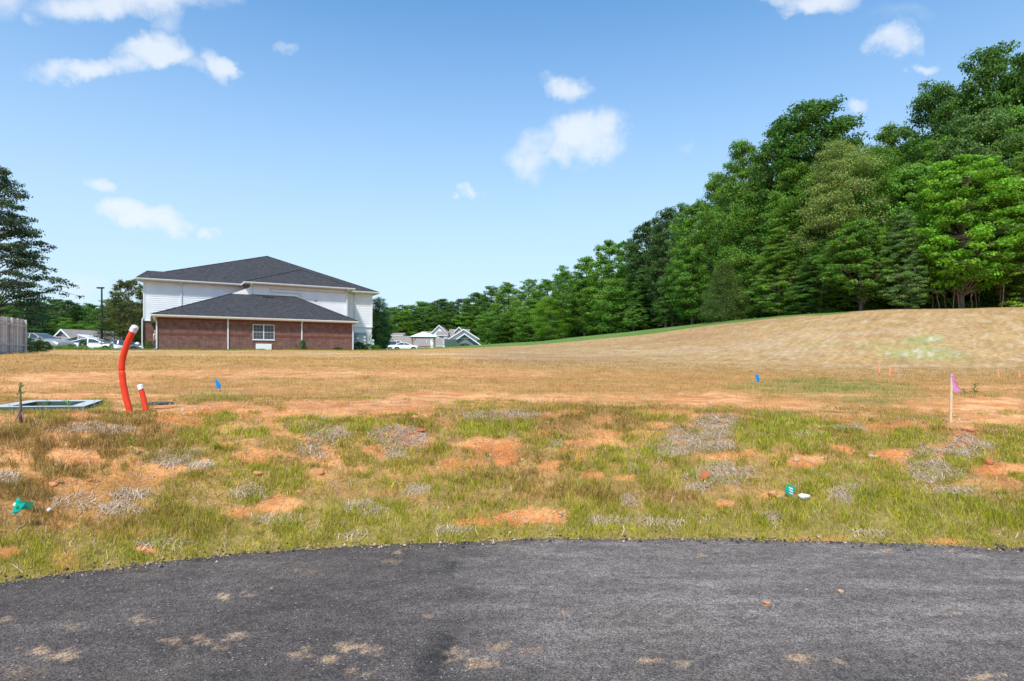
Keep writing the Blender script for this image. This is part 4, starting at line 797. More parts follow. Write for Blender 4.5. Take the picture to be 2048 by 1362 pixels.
# left group
gl = gable_house('grey board gabled house behind the white coupe', 102, 151, 2.4, zz(676, 108), zz(659.5, 108), 108, 9, M['bluegrey'], rz=-.35, over=.4, boards=True)
gable_house('low brown roof left of the grey gable, above the beige car', 66, 118, 2.4, zz(684, 104), zz(672.5, 104), 104, 8, M['paleboards'], facing='side', over=.3)
gable_house('low brown roof right of the lamp pole', 178, 227, 2.4, zz(686, 106), zz(673, 106), 106, 8, M['paleboards'], facing='side', over=.3)
def awning(px, py, Y, w, d, label):
    c = at(px, py, Y); R = empty('carport', (c.x, c.y, H1(c.x, c.y)), .0, label, 'carport'); h = c.z-H1(c.x, c.y)
    m = MB(); m.prism([(-w/2, 0, h+.45), (w/2, 0, h-.35), (w/2, 0, h-.25), (-w/2, 0, h+.55)], (0, d, 0)); m.build('roof_sheet', M['white'], R)
    for x, k in ((-w/2+.1, .40), (w/2-.1, -.38)):
        for y in (.1, d-.1): m = MB(); m.box(x-.05, x+.05, y-.05, y+.05, -.3, h+k-.02); m.build('post', M['white'], R)
awning(170, 675.5, 92, 2.4, 3, 'white tilted metal carport roof above the white coupe')
def cone(px, py0, py1, Y, w, label):
    c = at(px, py1, Y); R = empty('patio_umbrella', (c.x, c.y, H1(c.x, c.y)), 0, label, 'umbrella'); zb = c.z-R.location.z; zt = zz(py0, Y)-R.location.z
    m = MB(); n = 8; q = [(math.cos(k*2*math.pi/n+.3)*w/2, math.sin(k*2*math.pi/n+.3)*w/2, zb) for k in range(n)]
    for k in range(n): m.poly([q[k], q[(k+1) % n], (0, 0, zt)])
    m.build('canopy', M['siding'], R); m = MB(); m.tube([(0, 0, -.1), (0, 0, zt+.05)], .03, 6); m.build('pole', M['pole'], R)
cone(116, 673, 687, 75, 1.0, 'closed white patio umbrella in front of the grey gable'); cone(228.5, 674, 686, 78, .55, 'narrow closed white patio umbrella right of the lamp pole')
# ================================================================ STREET FURNITURE FAR
def lamp():
    c = at(203.5, 0, 74); z = H1(c.x, c.y); h = zz(577, 74)-z; R = empty('street_lamp', (c.x, c.y, z), 0, 'tall dark parking lot lamp pole with a flat head', 'lamp post')
    m = MB(); m.tube([(0, 0, -.3), (0, 0, h)], [.13, .09], 10); m.build('pole', M['pole'], R)
    m = MB(); m.tube([(0, 0, -.3), (0, 0, .35)], .22, 12); m.build('base', M['gutter'], R)
    m = MB(); m.box(-.55, .25, -.16, .16, h, h+.17); hd = m.build('lamp_head', M['pole'], R, bevel=.03); m = MB(); m.box(-.5, -.1, -.12, .12, h-.02, h-.002); m.build('lens', M['lamp'], hd)
    c = at(229, 0, 70); z = H1(c.x, c.y); m = MB(); m.tube([(0, 0, -.2), (0, 0, zz(662, 70)-z)], .045, 6); o = m.build('post', M['pole']); o.location = (c.x, c.y, z); tag(o, 'thin dark post standing between the lamp pole and the orange conduit', 'post')
lamp()
def boxes():
    c = at(903, 0, 112); z = H1(c.x, c.y)-.1; R = empty('utility_cabinet', (c.x, c.y, z), .12, 'dull green utility cabinet right of the gazebo', 'cabinet'); h = zz(679, 112)-z
    for i in range(3): m = MB(); m.box(-1.25+i*.74, -1.25+i*.74+.73, -.5, .5, 0, h); m.build('door_panel', M['greenbox'], R, bevel=.02)
    m = MB(); m.box(-1.3, 1.0, -.45, .55, h, h+.05); m.build('lid', M['greenbox'], R)
    c = at(915, 0, 110); z = H1(c.x, c.y)-.1; m = MB(); m.box(-.32, .32, -.3, .3, 0, zz(685.5, 110)-z); m.box(-.35, .35, -.33, .33, zz(685.5, 110)-z+.002, zz(685, 110)-z); o = m.build('utility_cabinet', M['greenbox'], bevel=.02); o.location = (c.x, c.y, z); tag(o, 'smaller green box on the right of the green cabinet', 'cabinet')
    c = at(888, 0, 113); z = H1(c.x, c.y)-.1; R = empty('electrical_meter_post', (c.x, c.y, z), 0, 'pale post carrying small round meters left of the green cabinet', 'meter post'); m = MB(); m.box(-.2, .2, -.05, .05, 0, zz(680, 113)-z); m.build('board', M['gutter'], R)
    for k in range(3): m = MB(); m.tube([(0, -.05, 1.9-k*.38), (0, -.16, 1.9-k*.38)], .14, 10); m.build('meter', M['meter'], R)
    c = at(864.5, 0, 100); z = H1(c.x, c.y)-.1; m = MB(); h = zz(687.5, 100)-z; m.tube([(0, 0, 0), (0, 0, h-.12), (0, 0, h)], [.29, .29, .2], 12); m.tube([(0, 0, h-.3), (0, 0, h-.24)], .31, 12); o = m.build('bollard', mat('cream_plastic', (.66, .66, .52), .5, .4)); o.location = (c.x, c.y, z); tag(o, 'cream round-topped utility pedestal in front of the gazebo', 'pedestal')
    c = at(274, 0, 60); z = H1(c.x, c.y); R = empty('garden_ornament', (c.x, c.y, z), 0, 'white round-headed ornament on a thin stand left of the brick wall', 'ornament'); m = MB(); m.tube([(0, 0, -.2), (0, 0, .75), (.1, 0, .9)], [.09, .05, .05], 8); m.build('stand', M['white'], R)
    m = MB(); m.tube([(0, 0, .62), (0, 0, .7), (.02, 0, .85), (.02, 0, .98), (0, 0, 1.05)], [.08, .2, .25, .2, .08], 12); m.build('head', M['white'], R, smooth=True)
boxes()
# ================================================================ FENCE
def fence():
    a = at(47.5, 0, 32.8); b = at(0, 0, 29.7); d = (b-a); d.z = 0; d.normalize(); R = empty('wooden_fence', (a.x, a.y, H1(a.x, a.y)), math.atan2(d.y, d.x), 'tall weathered grey vertical board fence', 'fence')
    me = []
    for v in range(4):
        m = MB(); h = 0; m.box(0, .138, -.01, .012, -.15, 1.8+v*.012); q = m.mesh('board', bevel=.002); mm = bpy.data.materials.get('fence_board') or None
        me.append(q)
    bm_ = mat('fence_board', (.54, .52, .50), .9, .15, objcol=True, noise=(5, .25)); nt = bm_.node_tree
    for q in me: q.materials.append(bm_)
    base = H1(a.x, a.y)
    for i in range(46):
        o = bpy.data.objects.new('board', me[random.randrange(4)]); COL.objects.link(o); o.parent = R; wp = a+d*(i*.142); gz_ = H1(wp.x, wp.y)-base
        o.location = (i*.142, random.uniform(-.006, .006), gz_+random.uniform(-.015, .015)); o.rotation_euler = (random.uniform(-.012, .012), random.uniform(-.006, .006), 0)
        if i in (7, 8, 14): o.location.z -= .05
        s = random.uniform(.62, 1.35); o.color = (s*random.uniform(.96, 1.06), s, s*random.uniform(.95, 1.04), 1)
    for z in (.35, 1.4): m = MB(); m.box(0, 6.5, .02, .06, z, z+.09); m.build('rail', bm_, R)
    for i in range(4): m = MB(); m.box(.02+i*2.1, .11+i*2.1, .062, .15, -.3, 1.78); m.build('post', bm_, R)
fence()
# ================================================================ PERSON half hidden behind the wing's corner
def person():
    # standing between the wing corner and the main wall
    M_ = Matrix.Translation((-28.06, 47.5, 0)) @ Matrix.Rotation(RZ, 4, 'Z'); c = M_ @ Vector((-.02, 3.2, 0)); p = at(312.6, 0, 49.9); R = empty('person', (p.x, p.y, H1(p.x, p.y)), 1.2, 'person in a pale lilac top standing half hidden behind the brick corner', 'person')
    def skin(name, pts, edges, rad, m, sub=2):
        me = bpy.data.meshes.new(name); me.from_pydata(pts, edges, []); o = link(name, me, m, R); s = o.modifiers.new('skin', 'SKIN'); 
        for i, v in enumerate(me.skin_vertices[0].data): v.radius = rad[i] if isinstance(rad[i], tuple) else (rad[i], rad[i])
        me.skin_vertices[0].data[0].use_root = True; b = o.modifiers.new('sub', 'SUBSURF'); b.levels = b.render_levels = sub; return o
    skinm = mat('skin', (.55, .32, .23), .6, .3); top = mat('lilac_top', (.60, .58, .70), .8, .2); tr = mat('dark_trousers', (.08, .08, .11), .85, .2); hair = mat('light_hair', (.45, .33, .24), .7, .3)
    pts = [(0, 0, .92), (0, 0, 1.12), (0, .01, 1.34), (0, 0, 1.44), (0, -.01, 1.52), (0, -.03, 1.60), (.19, 0, 1.36), (.23, .02, 1.10), (.25, -.06, .86), (.26, -.08, .78), (-.19, 0, 1.36), (-.23, .02, 1.10), (-.25, -.06, .86), (-.26, -.08, .78), (.10, 0, .84), (.11, -.01, .48), (.11, .02, .08), (.11, -.13, .04), (-.10, 0, .84), (-.11, -.01, .48), (-.11, .02, .08), (-.11, -.13, .04)]
    ed = [(0, 1), (1, 2), (2, 3), (3, 4), (4, 5), (2, 6), (6, 7), (7, 8), (8, 9), (2, 10), (10, 11), (11, 12), (12, 13), (0, 14), (14, 15), (15, 16), (16, 17), (0, 18), (18, 19), (19, 20), (20, 21)]
    rad = [(.14, .11), (.12, .09), (.14, .10), .055, .075, (.085, .10), .055, .045, .032, .035, .055, .045, .032, .035, .085, .06, .042, .04, .085, .06, .042, .04]
    skin('body', pts, ed, rad, skinm)
    skin('top', [(0, 0, .90), (0, 0, 1.12), (0, .01, 1.34), (0, 0, 1.41), (.19, 0, 1.365), (.22, .01, 1.16), (-.19, 0, 1.365), (-.22, .01, 1.16)], [(0, 1), (1, 2), (2, 3), (2, 4), (4, 5), (2, 6), (6, 7)], [(.17, .14), (.14, .11), (.16, .12), .07, .07, .065, .07, .065], top)
    skin('trousers', [(0, 0, .92), (.10, 0, .84), (.11, -.01, .48), (.11, .02, .10), (-.10, 0, .84), (-.11, -.01, .48), (-.11, .02, .10)], [(0, 1), (1, 2), (2, 3), (0, 4), (4, 5), (5, 6)], [(.15, .12), .10, .075, .06, .10, .075, .06], tr)
    skin('hair', [(0, .02, 1.60), (0, .03, 1.66), (0, .07, 1.56)], [(0, 1), (0, 2)], [(.095, .10), (.075, .085), .06], hair)
person()
# ================================================================ TREES
def leafcards(P, N, T, L, W, C):
    """P centre, N normal, T long axis, L/W (n,) sizes, C colour: folded diamond leaves (4 vertices, 2 triangles as one quad)"""
    N = N/np.linalg.norm(N, axis=1)[:, None]; T = T-N*(T*N).sum(1)[:, None]; T = T/(np.linalg.norm(T, axis=1)[:, None]+1e-9); B = np.cross(N, T)
    a = P-T*L[:, None]*.5; c = P+T*L[:, None]*.5; b = P+B*W[:, None]*.5+N*W[:, None]*.16; d = P-B*W[:, None]*.5+N*W[:, None]*.16
    V = np.stack([a, b, c, d], 1).reshape(-1, 3); F = np.arange(len(P)*4).reshape(-1, 4); return V, F, np.repeat(C, 4, 0)
def tube_np(paths, n=6):
    V = []; F = []; k0 = 0
    for pts, rad in paths:
        pts = np.asarray(pts, float); m = len(pts)
        for i, p in enumerate(pts):
            d = pts[min(i+1, m-1)]-pts[max(i-1, 0)]; d = d/(np.linalg.norm(d)+1e-9); a = np.cross(d, [.13, .21, 1.0] if abs(d[2]) < .8 else [1, .1, 0]); a /= np.linalg.norm(a)+1e-9; b = np.cross(d, a)
            for t in range(n): V.append(p+(a*math.cos(t*2*math.pi/n)+b*math.sin(t*2*math.pi/n))*rad[i])
        for i in range(m-1):
            for t in range(n): u = (t+1) % n; F.append((k0+i*n+t, k0+i*n+u, k0+(i+1)*n+u, k0+(i+1)*n+t))
        k0 += m*n
    return np.array(V), np.array(F)
PROTO = {}
def tree_mesh(key, kind, seed, Hh, Rr, nleaf, leaf, t0=.12, limbs=46, flat=.6, clump=.075, gaps=0.0, tone=.28, droop=0, up=.55, colvar=(.9, 1.1), trunk_r=.014):
    """one crown mesh and one trunk mesh; Hh height, Rr crown radius in metres"""
    g = np.random.default_rng(seed); path = []; cl = []; cr = []; cd = []
    # trunk
    tn = 9; tz = np.linspace(0, Hh*.96, tn); wob = np.cumsum(g.normal(0, Hh*.006, (tn, 2)), 0); tr = np.column_stack([wob, tz]); tr[0, :2] = 0
    trad = Hh*trunk_r*(1-np.linspace(0, 1, tn))**.8+Hh*.0015; trad[0] *= 1.35; path.append((tr, trad))
    tr_at = lambda t: np.array([np.interp(t*Hh, tz, tr[:, 0]), np.interp(t*Hh, tz, tr[:, 1]), t*Hh])
    def prof(t):
        q = np.clip((t-t0)/(1-t0), 0, 1)
        if kind == 'cone': return (1-q)**.75*(.30+.70*min(1, q*6+.35))+.03
        if kind == 'pine': return (1-q)**.62*(.55+.45*min(1, q*4))+.04
        if kind == 'tier': return (1-q)**.8*min(1.15, .62+q*2.2)+.05
        if kind == 'bush': return math.sqrt(max(0, 1-(q*1.0)**2))
        if kind == 'column': return math.sin(math.pi*min(1, q*.86+.13))**.5
        return (math.sin(math.pi*(q*.84+.14)))**.62
    for i in range(limbs):
        f = (i+.5)/limbs; t = t0+(1-t0)*(f**.92)*.985; az = i*2.39996+g.uniform(-.35, .35); lump = 1+g.normal(0, .13); r = Rr*prof(t)*max(.55, lump)
        rise = {'cone': .28, 'pine': .16, 'tier': .22, 'bush': .3}.get(kind, .62)*r*(1+g.uniform(-.3, .3)); ts = max(t0*.45, t-rise/Hh)
        a = tr_at(ts); end = np.array([a[0]+math.cos(az)*r, a[1]+math.sin(az)*r, min(t, .985)*Hh-droop*r*.55])
        mid = (a+end)/2+np.array([0, 0, r*(.10+.22*droop)])+g.normal(0, r*.05, 3); q1 = a*.5+mid*.5+g.normal(0, r*.02, 3); q2 = mid*.5+end*.5+np.array([0, 0, r*.05*(1+droop)])
        rr = Hh*trunk_r*.42*(1-t*.6); path.append((np.array([a, q1, mid, q2, end]), rr*np.array([1, .8, .55, .35, .12])))
        ns = 5 if r > Rr*.5 else 3; pathp = np.array([a, q1, mid, q2, end])
        for k in range(ns):
            s = .30+.70*(k+1)/ns if kind in ('pine', 'tier') else .42+.58*(k+1)/ns
            pp = np.array([np.interp(s*4, range(5), pathp[:, j]) for j in range(3)]); side = np.array([-math.sin(az), math.cos(az), 0])
            spread = (.30 if kind in ('pine', 'tier') else .34)*r*(1.15-s*.5)
            for q in ((-1, 1) if (k < ns-1) else (0,)):
                if g.random() < gaps: continue
                c = pp+side*q*spread*g.uniform(.5, 1.15)+g.normal(0, clump*Hh*.25, 3)*np.array([1, 1, .7]); cl.append(c); cr.append(clump*Hh*g.uniform(.65, 1.25)*(.75 if s > .9 else 1)*(.72+.28*min(1, r/Rr*1.3))); cd.append((math.cos(az), math.sin(az), 0))
                if q: path.append((np.array([pp, (pp+c)/2+np.array([0, 0, .02*r]), c]), rr*np.array([.35, .22, .08])))
    # crown top
    for k in range(10): cl.append(tr_at(g.uniform(.84, .975))+g.normal(0, Rr*.10, 3)*np.array([1, 1, .3])); cr.append(clump*Hh*(.6 if kind in ('pine', 'cone', 'tier') else .95)); cd.append((0, 0, 1))
    cl = np.array(cl); cr = np.array(cr); cd = np.array(cd); w = cr**2; w /= w.sum(); i = g.choice(len(cl), nleaf, p=w)
    v = g.normal(0, 1, (nleaf, 3)); v /= np.linalg.norm(v, axis=1)[:, None]; v[:, 2] = np.where(g.random(nleaf) < up, np.abs(v[:, 2]), v[:, 2])
    # lumpy shells: several lobes per clump
    lob = .72+.42*vn(v[:, 0]*2.3+i*3.7, v[:, 1]*2.3+v[:, 2]*2.9+i*1.3, seed)
    P = cl[i]+v*(cr[i]*(g.random(nleaf)**.45)*lob)[:, None]*np.array([1, 1, flat])
    P[:, 2] = np.maximum(P[:, 2]-droop*.25*((P[:, :2]-cl[i][:, :2])**2).sum(1)/np.maximum(cr[i], .1), .02)
    N = v*.55*np.array([1, 1, .7])+np.array([0, 0, .45])+g.normal(0, .38, (nleaf, 3)); T = g.normal(0, 1, (nleaf, 3))
    if kind in ('pine', 'cone'): T = cd[i]*1.0+v*.5+g.normal(0, .35, (nleaf, 3))
    ct = 1+tone*(g.random(len(cl))-.5)*2; hue = g.uniform(colvar[0], colvar[1], len(cl)); lt = g.uniform(.75, 1.25, nleaf)*ct[i]
    C = np.stack([lt*hue[i]*g.uniform(.85, 1.15, nleaf), lt, lt/hue[i]*g.uniform(.8, 1.1, nleaf)], 1)
    asp = .28 if kind in ('pine',) else (.34 if kind == 'cone' else .62)
    L = leaf*g.uniform(.55, 1.25, nleaf)*(1.7 if kind in ('pine', 'cone') else 1.15)
    V, F, CC = leafcards(P, N, T, L, L*asp, C); cm = npmesh('crown', V, F, CC); cm.materials.append(M['leaf'])
    V, F = tube_np(path, 6 if nleaf > 9000 else 4); tm = npmesh('trunk', V, F, smooth=True); tm.materials.append(M['bark'])
    PROTO[key] = (cm, tm, Hh, Rr)
#          key      kind      seed  H   R   leaves leaf
tree_mesh('oak',   'round',   1, 22, 5.6, 46000, .27, t0=.10, limbs=54, clump=.060, gaps=.06)
tree_mesh('oak2',  'round',   2, 22, 5.0, 44000, .26, t0=.14, limbs=58, clump=.052, gaps=.10, flat=.65)
tree_mesh('tall',  'column',  3, 24, 4.4, 42000, .28, t0=.16, limbs=60, clump=.050, gaps=.14, flat=.7)
tree_mesh('maple', 'round',   4, 16, 5.2, 46000, .25, t0=.17, limbs=66, clump=.052, flat=.58, droop=.2, gaps=.10, tone=.28)
tree_mesh('soft',  'column',  5, 18, 4.2, 52000, .17, t0=.05, limbs=60, clump=.070, flat=.75, tone=.18, up=.6)
tree_mesh('hem',   'pine',    6, 18, 5.2, 48000, .20, t0=.04, limbs=72, clump=.050, flat=.30, droop=.5, tone=.25)
tree_mesh('hem2',  'pine',    7, 16, 5.0, 44000, .20, t0=.05, limbs=60, clump=.058, flat=.32, droop=.6, tone=.3)
tree_mesh('cedar', 'cone',    8, 8, 2.9, 34000, .09, t0=.02, limbs=90, clump=.065, flat=1.0, tone=.15, up=.5)
tree_mesh('olive', 'round',   9, 18, 4.4, 48000, .16, t0=.15, limbs=52, clump=.066, flat=.55, gaps=.12, tone=.22)
tree_mesh('tier',  'tier',   10, 14, 5.6, 46000, .165, t0=.15, limbs=88, clump=.055, flat=.34, gaps=.12, tone=.3)
tree_mesh('thin',  'column', 11, 15, 2.0, 5200, .22, t0=.35, limbs=26, clump=.045, gaps=.25, trunk_r=.008)
tree_mesh('bush',  'bush',   12, 2.2, 1.5, 8000, .10, t0=.0, limbs=26, clump=.14, flat=.7, gaps=.25, trunk_r=.012)
tree_mesh('under', 'bush',   13, 4.2, 2.9, 14000, .19, t0=.02, limbs=34, clump=.12, flat=.5, gaps=.2, droop=.15)
tree_mesh('small', 'round',  14, 6, 2.2, 12000, .13, t0=.28, limbs=34, clump=.06, gaps=.25, flat=.6)
# mid-distance and far variants with fewer, larger leaves
tree_mesh('m1', 'round',  21, 20, 5.4, 26000, .32, t0=.04, limbs=44, clump=.062, gaps=.05)
tree_mesh('m2', 'column', 22, 20, 4.4, 24000, .32, t0=.04, limbs=44, clump=.056, gaps=.10)
tree_mesh('m3', 'round',  23, 20, 5.8, 26000, .32, t0=.03, limbs=50, clump=.056, gaps=.06, flat=.5)
tree_mesh('m4', 'pine',   24, 18, 4.6, 22000, .29, t0=.02, limbs=54, clump=.052, flat=.4, droop=.4)
tree_mesh('m5', 'column', 25, 18, 3.8, 24000, .27, t0=.02, limbs=44, clump=.068, flat=.8)

DK = (.105, .22, .030); MID = (.16, .31, .034); BR = (.21, .41, .03); YG = (.24, .38, .04); OL = (.29, .37, .085); GR = (.15, .27, .065); BD = (.092, .17, .040); CE = (.17, .26, .05); LM = (.20, .38, .05)
def plant(key, x, y, h, r, color, label, cat='tree', group=None, name=None, sink=.15, rz=None):
    cm, tm, Hh, Rr = PROTO[key]; z = H1(x, y)-sink; g = random.Random(int(x*97+y*31)); R = empty(name or 'tree', (x, y, z), g.uniform(0, 6.28) if rz is None else rz, label, cat, group)
    s = r/Rr; R.scale = (s, s, h/Hh)
    tk = link('trunk' if cat == 'tree' else 'stem', tm, None, R); c = link('crown' if cat == 'tree' else 'foliage', cm, None, R)
    v = g.uniform(.9, 1.1); c.color = (color[0]*v*g.uniform(.93, 1.07), color[1]*v, color[2]*v, 1); b = g.uniform(.7, 1.2); tk.color = (b, b, b, 1); return R
def pt(px, top, w, Y, key, color, label, group=None, base=None, name=None, cat='tree'):
    """tree at photo column px and distance Y whose top reaches row `top` and whose crown spans w columns"""
    x = (px-CX)/FX*Y; z0 = H1(x, Y) if base is None else base; h = zz(top, Y)-z0; return plant(key, x, Y, h*1.02+.15, w/2/FX*Y*.98, color, label, cat, group, name)
# ---- the wood's edge, right to left
pt(2065, 290, 230, 50.5, 'hem', YG, 'feathery yellow green evergreen cut by the right edge of the view', name='evergreen_tree')
pt(1922, 312, 215, 51.5, 'maple', BR, 'bright lime green maple-like tree, the brightest in the wood', name='broadleaf_tree')
pt(1812, 425, 120, 52, 'hem2', GR, 'grey green pine in front of the lime green tree', name='pine_tree')
pt(1722, 440, 150, 55, 'maple', MID, 'mid green tree with layered sprays left of the grey green pine', name='broadleaf_tree')
pt(1640, 480, 150, 59, 'hem', DK, 'dark hemlock with drooping boughs below the olive tree', name='hemlock_tree')
pt(1560, 455, 130, 64, 'hem2', MID, 'green hemlock between the round cedar and the dark hemlock', name='hemlock_tree')
pt(1443, 526, 112, 72, 'cedar', CE, 'rounded olive green cedar standing in front of the wood', name='cedar_tree')
pt(1527, 362, 150, 74, 'soft', LM, 'soft round-topped light green tree behind the cedar', name='broadleaf_tree')
pt(1690, 283, 170, 60, 'olive', OL, 'olive yellow tree below the tallest dark crowns', name='broadleaf_tree')
pt(1640, 205, 185, 68, 'tall', DK, 'tall dark green tree whose crown stands alone against the sky', name='broadleaf_tree')
pt(1560, 255, 130, 72, 'oak2', DK, 'tall dark tree just left of the lone high crown', name='broadleaf_tree')
pt(1492, 288, 115, 77, 'oak2', MID, 'narrow dark crown stepping down left of the tall trees', name='broadleaf_tree')
pt(1438, 352, 95, 84, 'oak', MID, 'dark green crown above and left of the soft light green tree', name='broadleaf_tree')
pt(1745, 300, 130, 60, 'soft', MID, 'mid green crown right of the olive tree', name='broadleaf_tree')
pt(1780, 262, 130, 66, 'oak2', MID, 'dark crown on the skyline right of the gap in the trees', name='broadleaf_tree')
pt(1830, 330, 150, 57, 'maple', LM, 'green tree behind the grey green pine', name='broadleaf_tree')
pt(1880, 172, 170, 62, 'oak', DK, 'broad dark oak stepping up the skyline at right', name='oak_tree')
pt(1985, 98, 190, 60, 'oak2', DK, 'highest dark oak near the right edge', name='oak_tree')
pt(2075, 120, 200, 60, 'oak', DK, 'dark oak crown cut by the right edge of the view', name='oak_tree')
pt(1950, 235, 190, 56, 'oak', GR, 'dull green oak below the highest crown', name='oak_tree')
pt(2040, 225, 160, 55.5, 'oak2', MID, 'oak crown above the feathery evergreen', name='oak_tree')
pt(1870, 285, 150, 59, 'oak', MID, 'dense mid green oak behind the lime green tree', name='oak_tree')
pt(1600, 330, 140, 66, 'oak', MID, 'mid green crown filling in below the lone high crown', name='broadleaf_tree')
pt(2160, 180, 200, 54, 'oak', DK, 'oak just outside the right edge', name='oak_tree') if False else None
# middle stretch
mid = [(1398, 408, 92, 90, 'm1', MID, 'mid green tree where the wood starts to step down'), (1368, 412, 70, 97, 'm3', GR, 'greyish crown with thin top in the middle of the slope of treetops'), (1385, 470, 95, 88, 'oak', LM, 'light green leafy tree in the second rank above the cedar'),
       (1332, 422, 85, 101, 'oak2', BD, 'dark greyish oak halfway down the tree line'), (1295, 448, 75, 108, 'm2', BD, 'dark oak left of the greyish oak'), (1345, 520, 90, 92, 'hem', DK, 'dark hemlock at the wood edge left of the cedar'), (1290, 540, 90, 106, 'hem2', DK, 'dark evergreen with low boughs beside the small bare-stemmed tree'),
       (1258, 482, 62, 115, 'm3', MID, 'green crown behind the bright tall pair'), (1218, 484, 66, 120, 'm2', LM, 'lighter green tall narrow tree rising above its neighbours on the left half'), (1240, 560, 70, 112, 'm5', LM, 'pale green young tree with a visible trunk at the wood edge'),
       (1170, 518, 62, 132, 'm2', MID, 'narrow tree left of the lighter tall one'), (1200, 570, 60, 122, 'm5', MID, 'slim green tree at the grass edge'), (1155, 560, 62, 136, 'm5', MID, 'rounded green tree right of the bare pale trunk'), (1100, 597, 75, 128, 'soft', BR, 'bright green bushy tree near the left end of the wood edge'),
       (1130, 545, 50, 150, 'm1', DK, 'dark crown behind the bare pale trunk'), (1098, 560, 60, 162, 'm1', MID, 'green crown above the bright bushy tree'), (1060, 560, 60, 175, 'm3', MID, 'broad crown third from the left end of the rising wood'), (1020, 567, 60, 185, 'm1', MID, 'crown second from the left end of the rising wood'),
       (985, 574, 60, 195, 'm3', DK, 'crown at the left end of the rising wood'), (950, 586, 60, 205, 'm1', DK, 'dark crown behind the grey gable'), (1060, 600, 55, 160, 'm5', LM, 'light green tree at the lawn edge right of the houses'), (1030, 610, 50, 170, 'm5', MID, 'small green tree right of the white gables'), (985, 625, 50, 182, 'm5', LM, 'pale green tree just right of the pale gable'), (1008, 640, 40, 170, 'm5', DK, 'dark bush-like tree at the foot of the wood')]
for a in mid: a = a[:2]+(a[2]*(1.25 if a[4][0] == 'm' else 1.05),)+a[3:]; pt(*a[:7], name='pine_tree' if a[4] in ('hem', 'hem2', 'm4') else 'broadleaf_tree')
pt(1127, 533, 46, 126, 'thin', MID, 'thin half bare tree with a pale trunk at the wood edge', name='bare_tree'); pt(1215, 600, 30, 118, 'thin', MID, 'slender tree with a pale stem left of the dark evergreens', name='bare_tree')
pt(1268, 618, 40, 104, 'small', LM, 'tiny tree with spreading top and a bare stem before the dark evergreens', name='small_tree')
# left: behind the houses
left = [(925, 600, 70, 215, 'm3', BD), (885, 600, 66, 220, 'm2', BD), (850, 604, 75, 225, 'm1', MID), (812, 612, 70, 230, 'm3', DK), (782, 615, 60, 235, 'm1', MID), (905, 605, 60, 230, 'm4', GR), (868, 612, 55, 212, 'm3', DK), (830, 622, 60, 215, 'm1', DK), (900, 625, 55, 205, 'm5', DK), (935, 625, 55, 200, 'm1', MID), (795, 632, 60, 210, 'm5', MID), (962, 600, 60, 210, 'm3', MID), (760, 622, 50, 240, 'm1', DK)]
for a in left: a = a[:2]+(a[2]*1.25,)+a[3:]; pt(*a[:6], 'dark green tree in the wood behind the white gabled houses', group='trees behind the white gabled houses', name='broadleaf_tree')
g = random.Random(5)
for i in range(22):
    px = -60+i*17.5; pt(px, 608+g.uniform(-8, 10), 70, 165+g.uniform(-12, 22), g.choice(['m1', 'm2', 'm3', 'm1']), g.choice([MID, DK, BD]), 'green tree in the wood beyond the car park at left', group='trees beyond the car park', name='broadleaf_tree')
for i in range(16):
    px = -40+i*21; pt(px, 640+g.uniform(-8, 14), 60, 138+g.uniform(-8, 8), g.choice(['m5', 'm3', 'm1']), g.choice([MID, LM, MID]), 'lower bright green tree along the edge of the wood beyond the car park', group='low trees beyond the car park', name='small_tree')
pt(-14, 330, 240, 67, 'tier', (.095, .145, .062), 'big dark tree with tiered boughs behind the wooden fence at left', name='tiered_tree')
pt(62, 608, 90, 125, 'oak', BD, 'dark low tree between the tiered tree and the car park', name='broadleaf_tree')
pt(256, 560, 92, 70, 'small', (.13, .145, .035), 'small olive brown tree left of the white building', name='small_tree'); pt(248, 606, 90, 76, 'soft', (.10, .14, .035), 'dull green rounded tree below the olive brown one', name='small_tree')
pt(758, 597, 46, 67, 'soft', (.05, .14, .035), 'dense green tree tucked against the right end of the building', name='small_tree'); pt(764, 640, 40, 68, 'oak', (.04, .11, .03), 'darker low tree at the foot of the one beside the building', name='small_tree')
# ---- inner wood: rows behind the edge that close the gaps
edge = [(1000, 195), (1100, 158), (1180, 142), (1300, 121), (1400, 106), (1500, 88), (1600, 73), (1700, 64), (1750, 60), (1850, 57), (2048, 56), (2250, 56)]; tops = [(1000, 585), (1100, 560), (1200, 505), (1300, 470), (1400, 425), (1500, 330), (1560, 300), (1640, 300), (1720, 300), (1800, 290), (1900, 215), (2000, 150), (2250, 150)]
g = random.Random(9)
for row, (off, dt) in enumerate(((5, 70), (13, 40), (26, 28))):
    px = 1010+row*13
    while px < 2200:
        Y = np.interp(px, *zip(*edge))+off+g.uniform(-2, 2); tp = np.interp(px, *zip(*tops))+dt+g.uniform(-12, 22); wpx = 6.2/Y*FX*1.2
        pt(px, tp, wpx, Y, g.choice(['m1', 'm2', 'm3', 'm4'] if (px < 1500 or row) else ['oak', 'oak2', 'hem', 'maple']), g.choice([DK, MID, BD, MID, GR]), 'tree standing inside the wood behind the front rank', group='trees inside the wood on the hill', name='broadleaf_tree'); px += wpx*.62
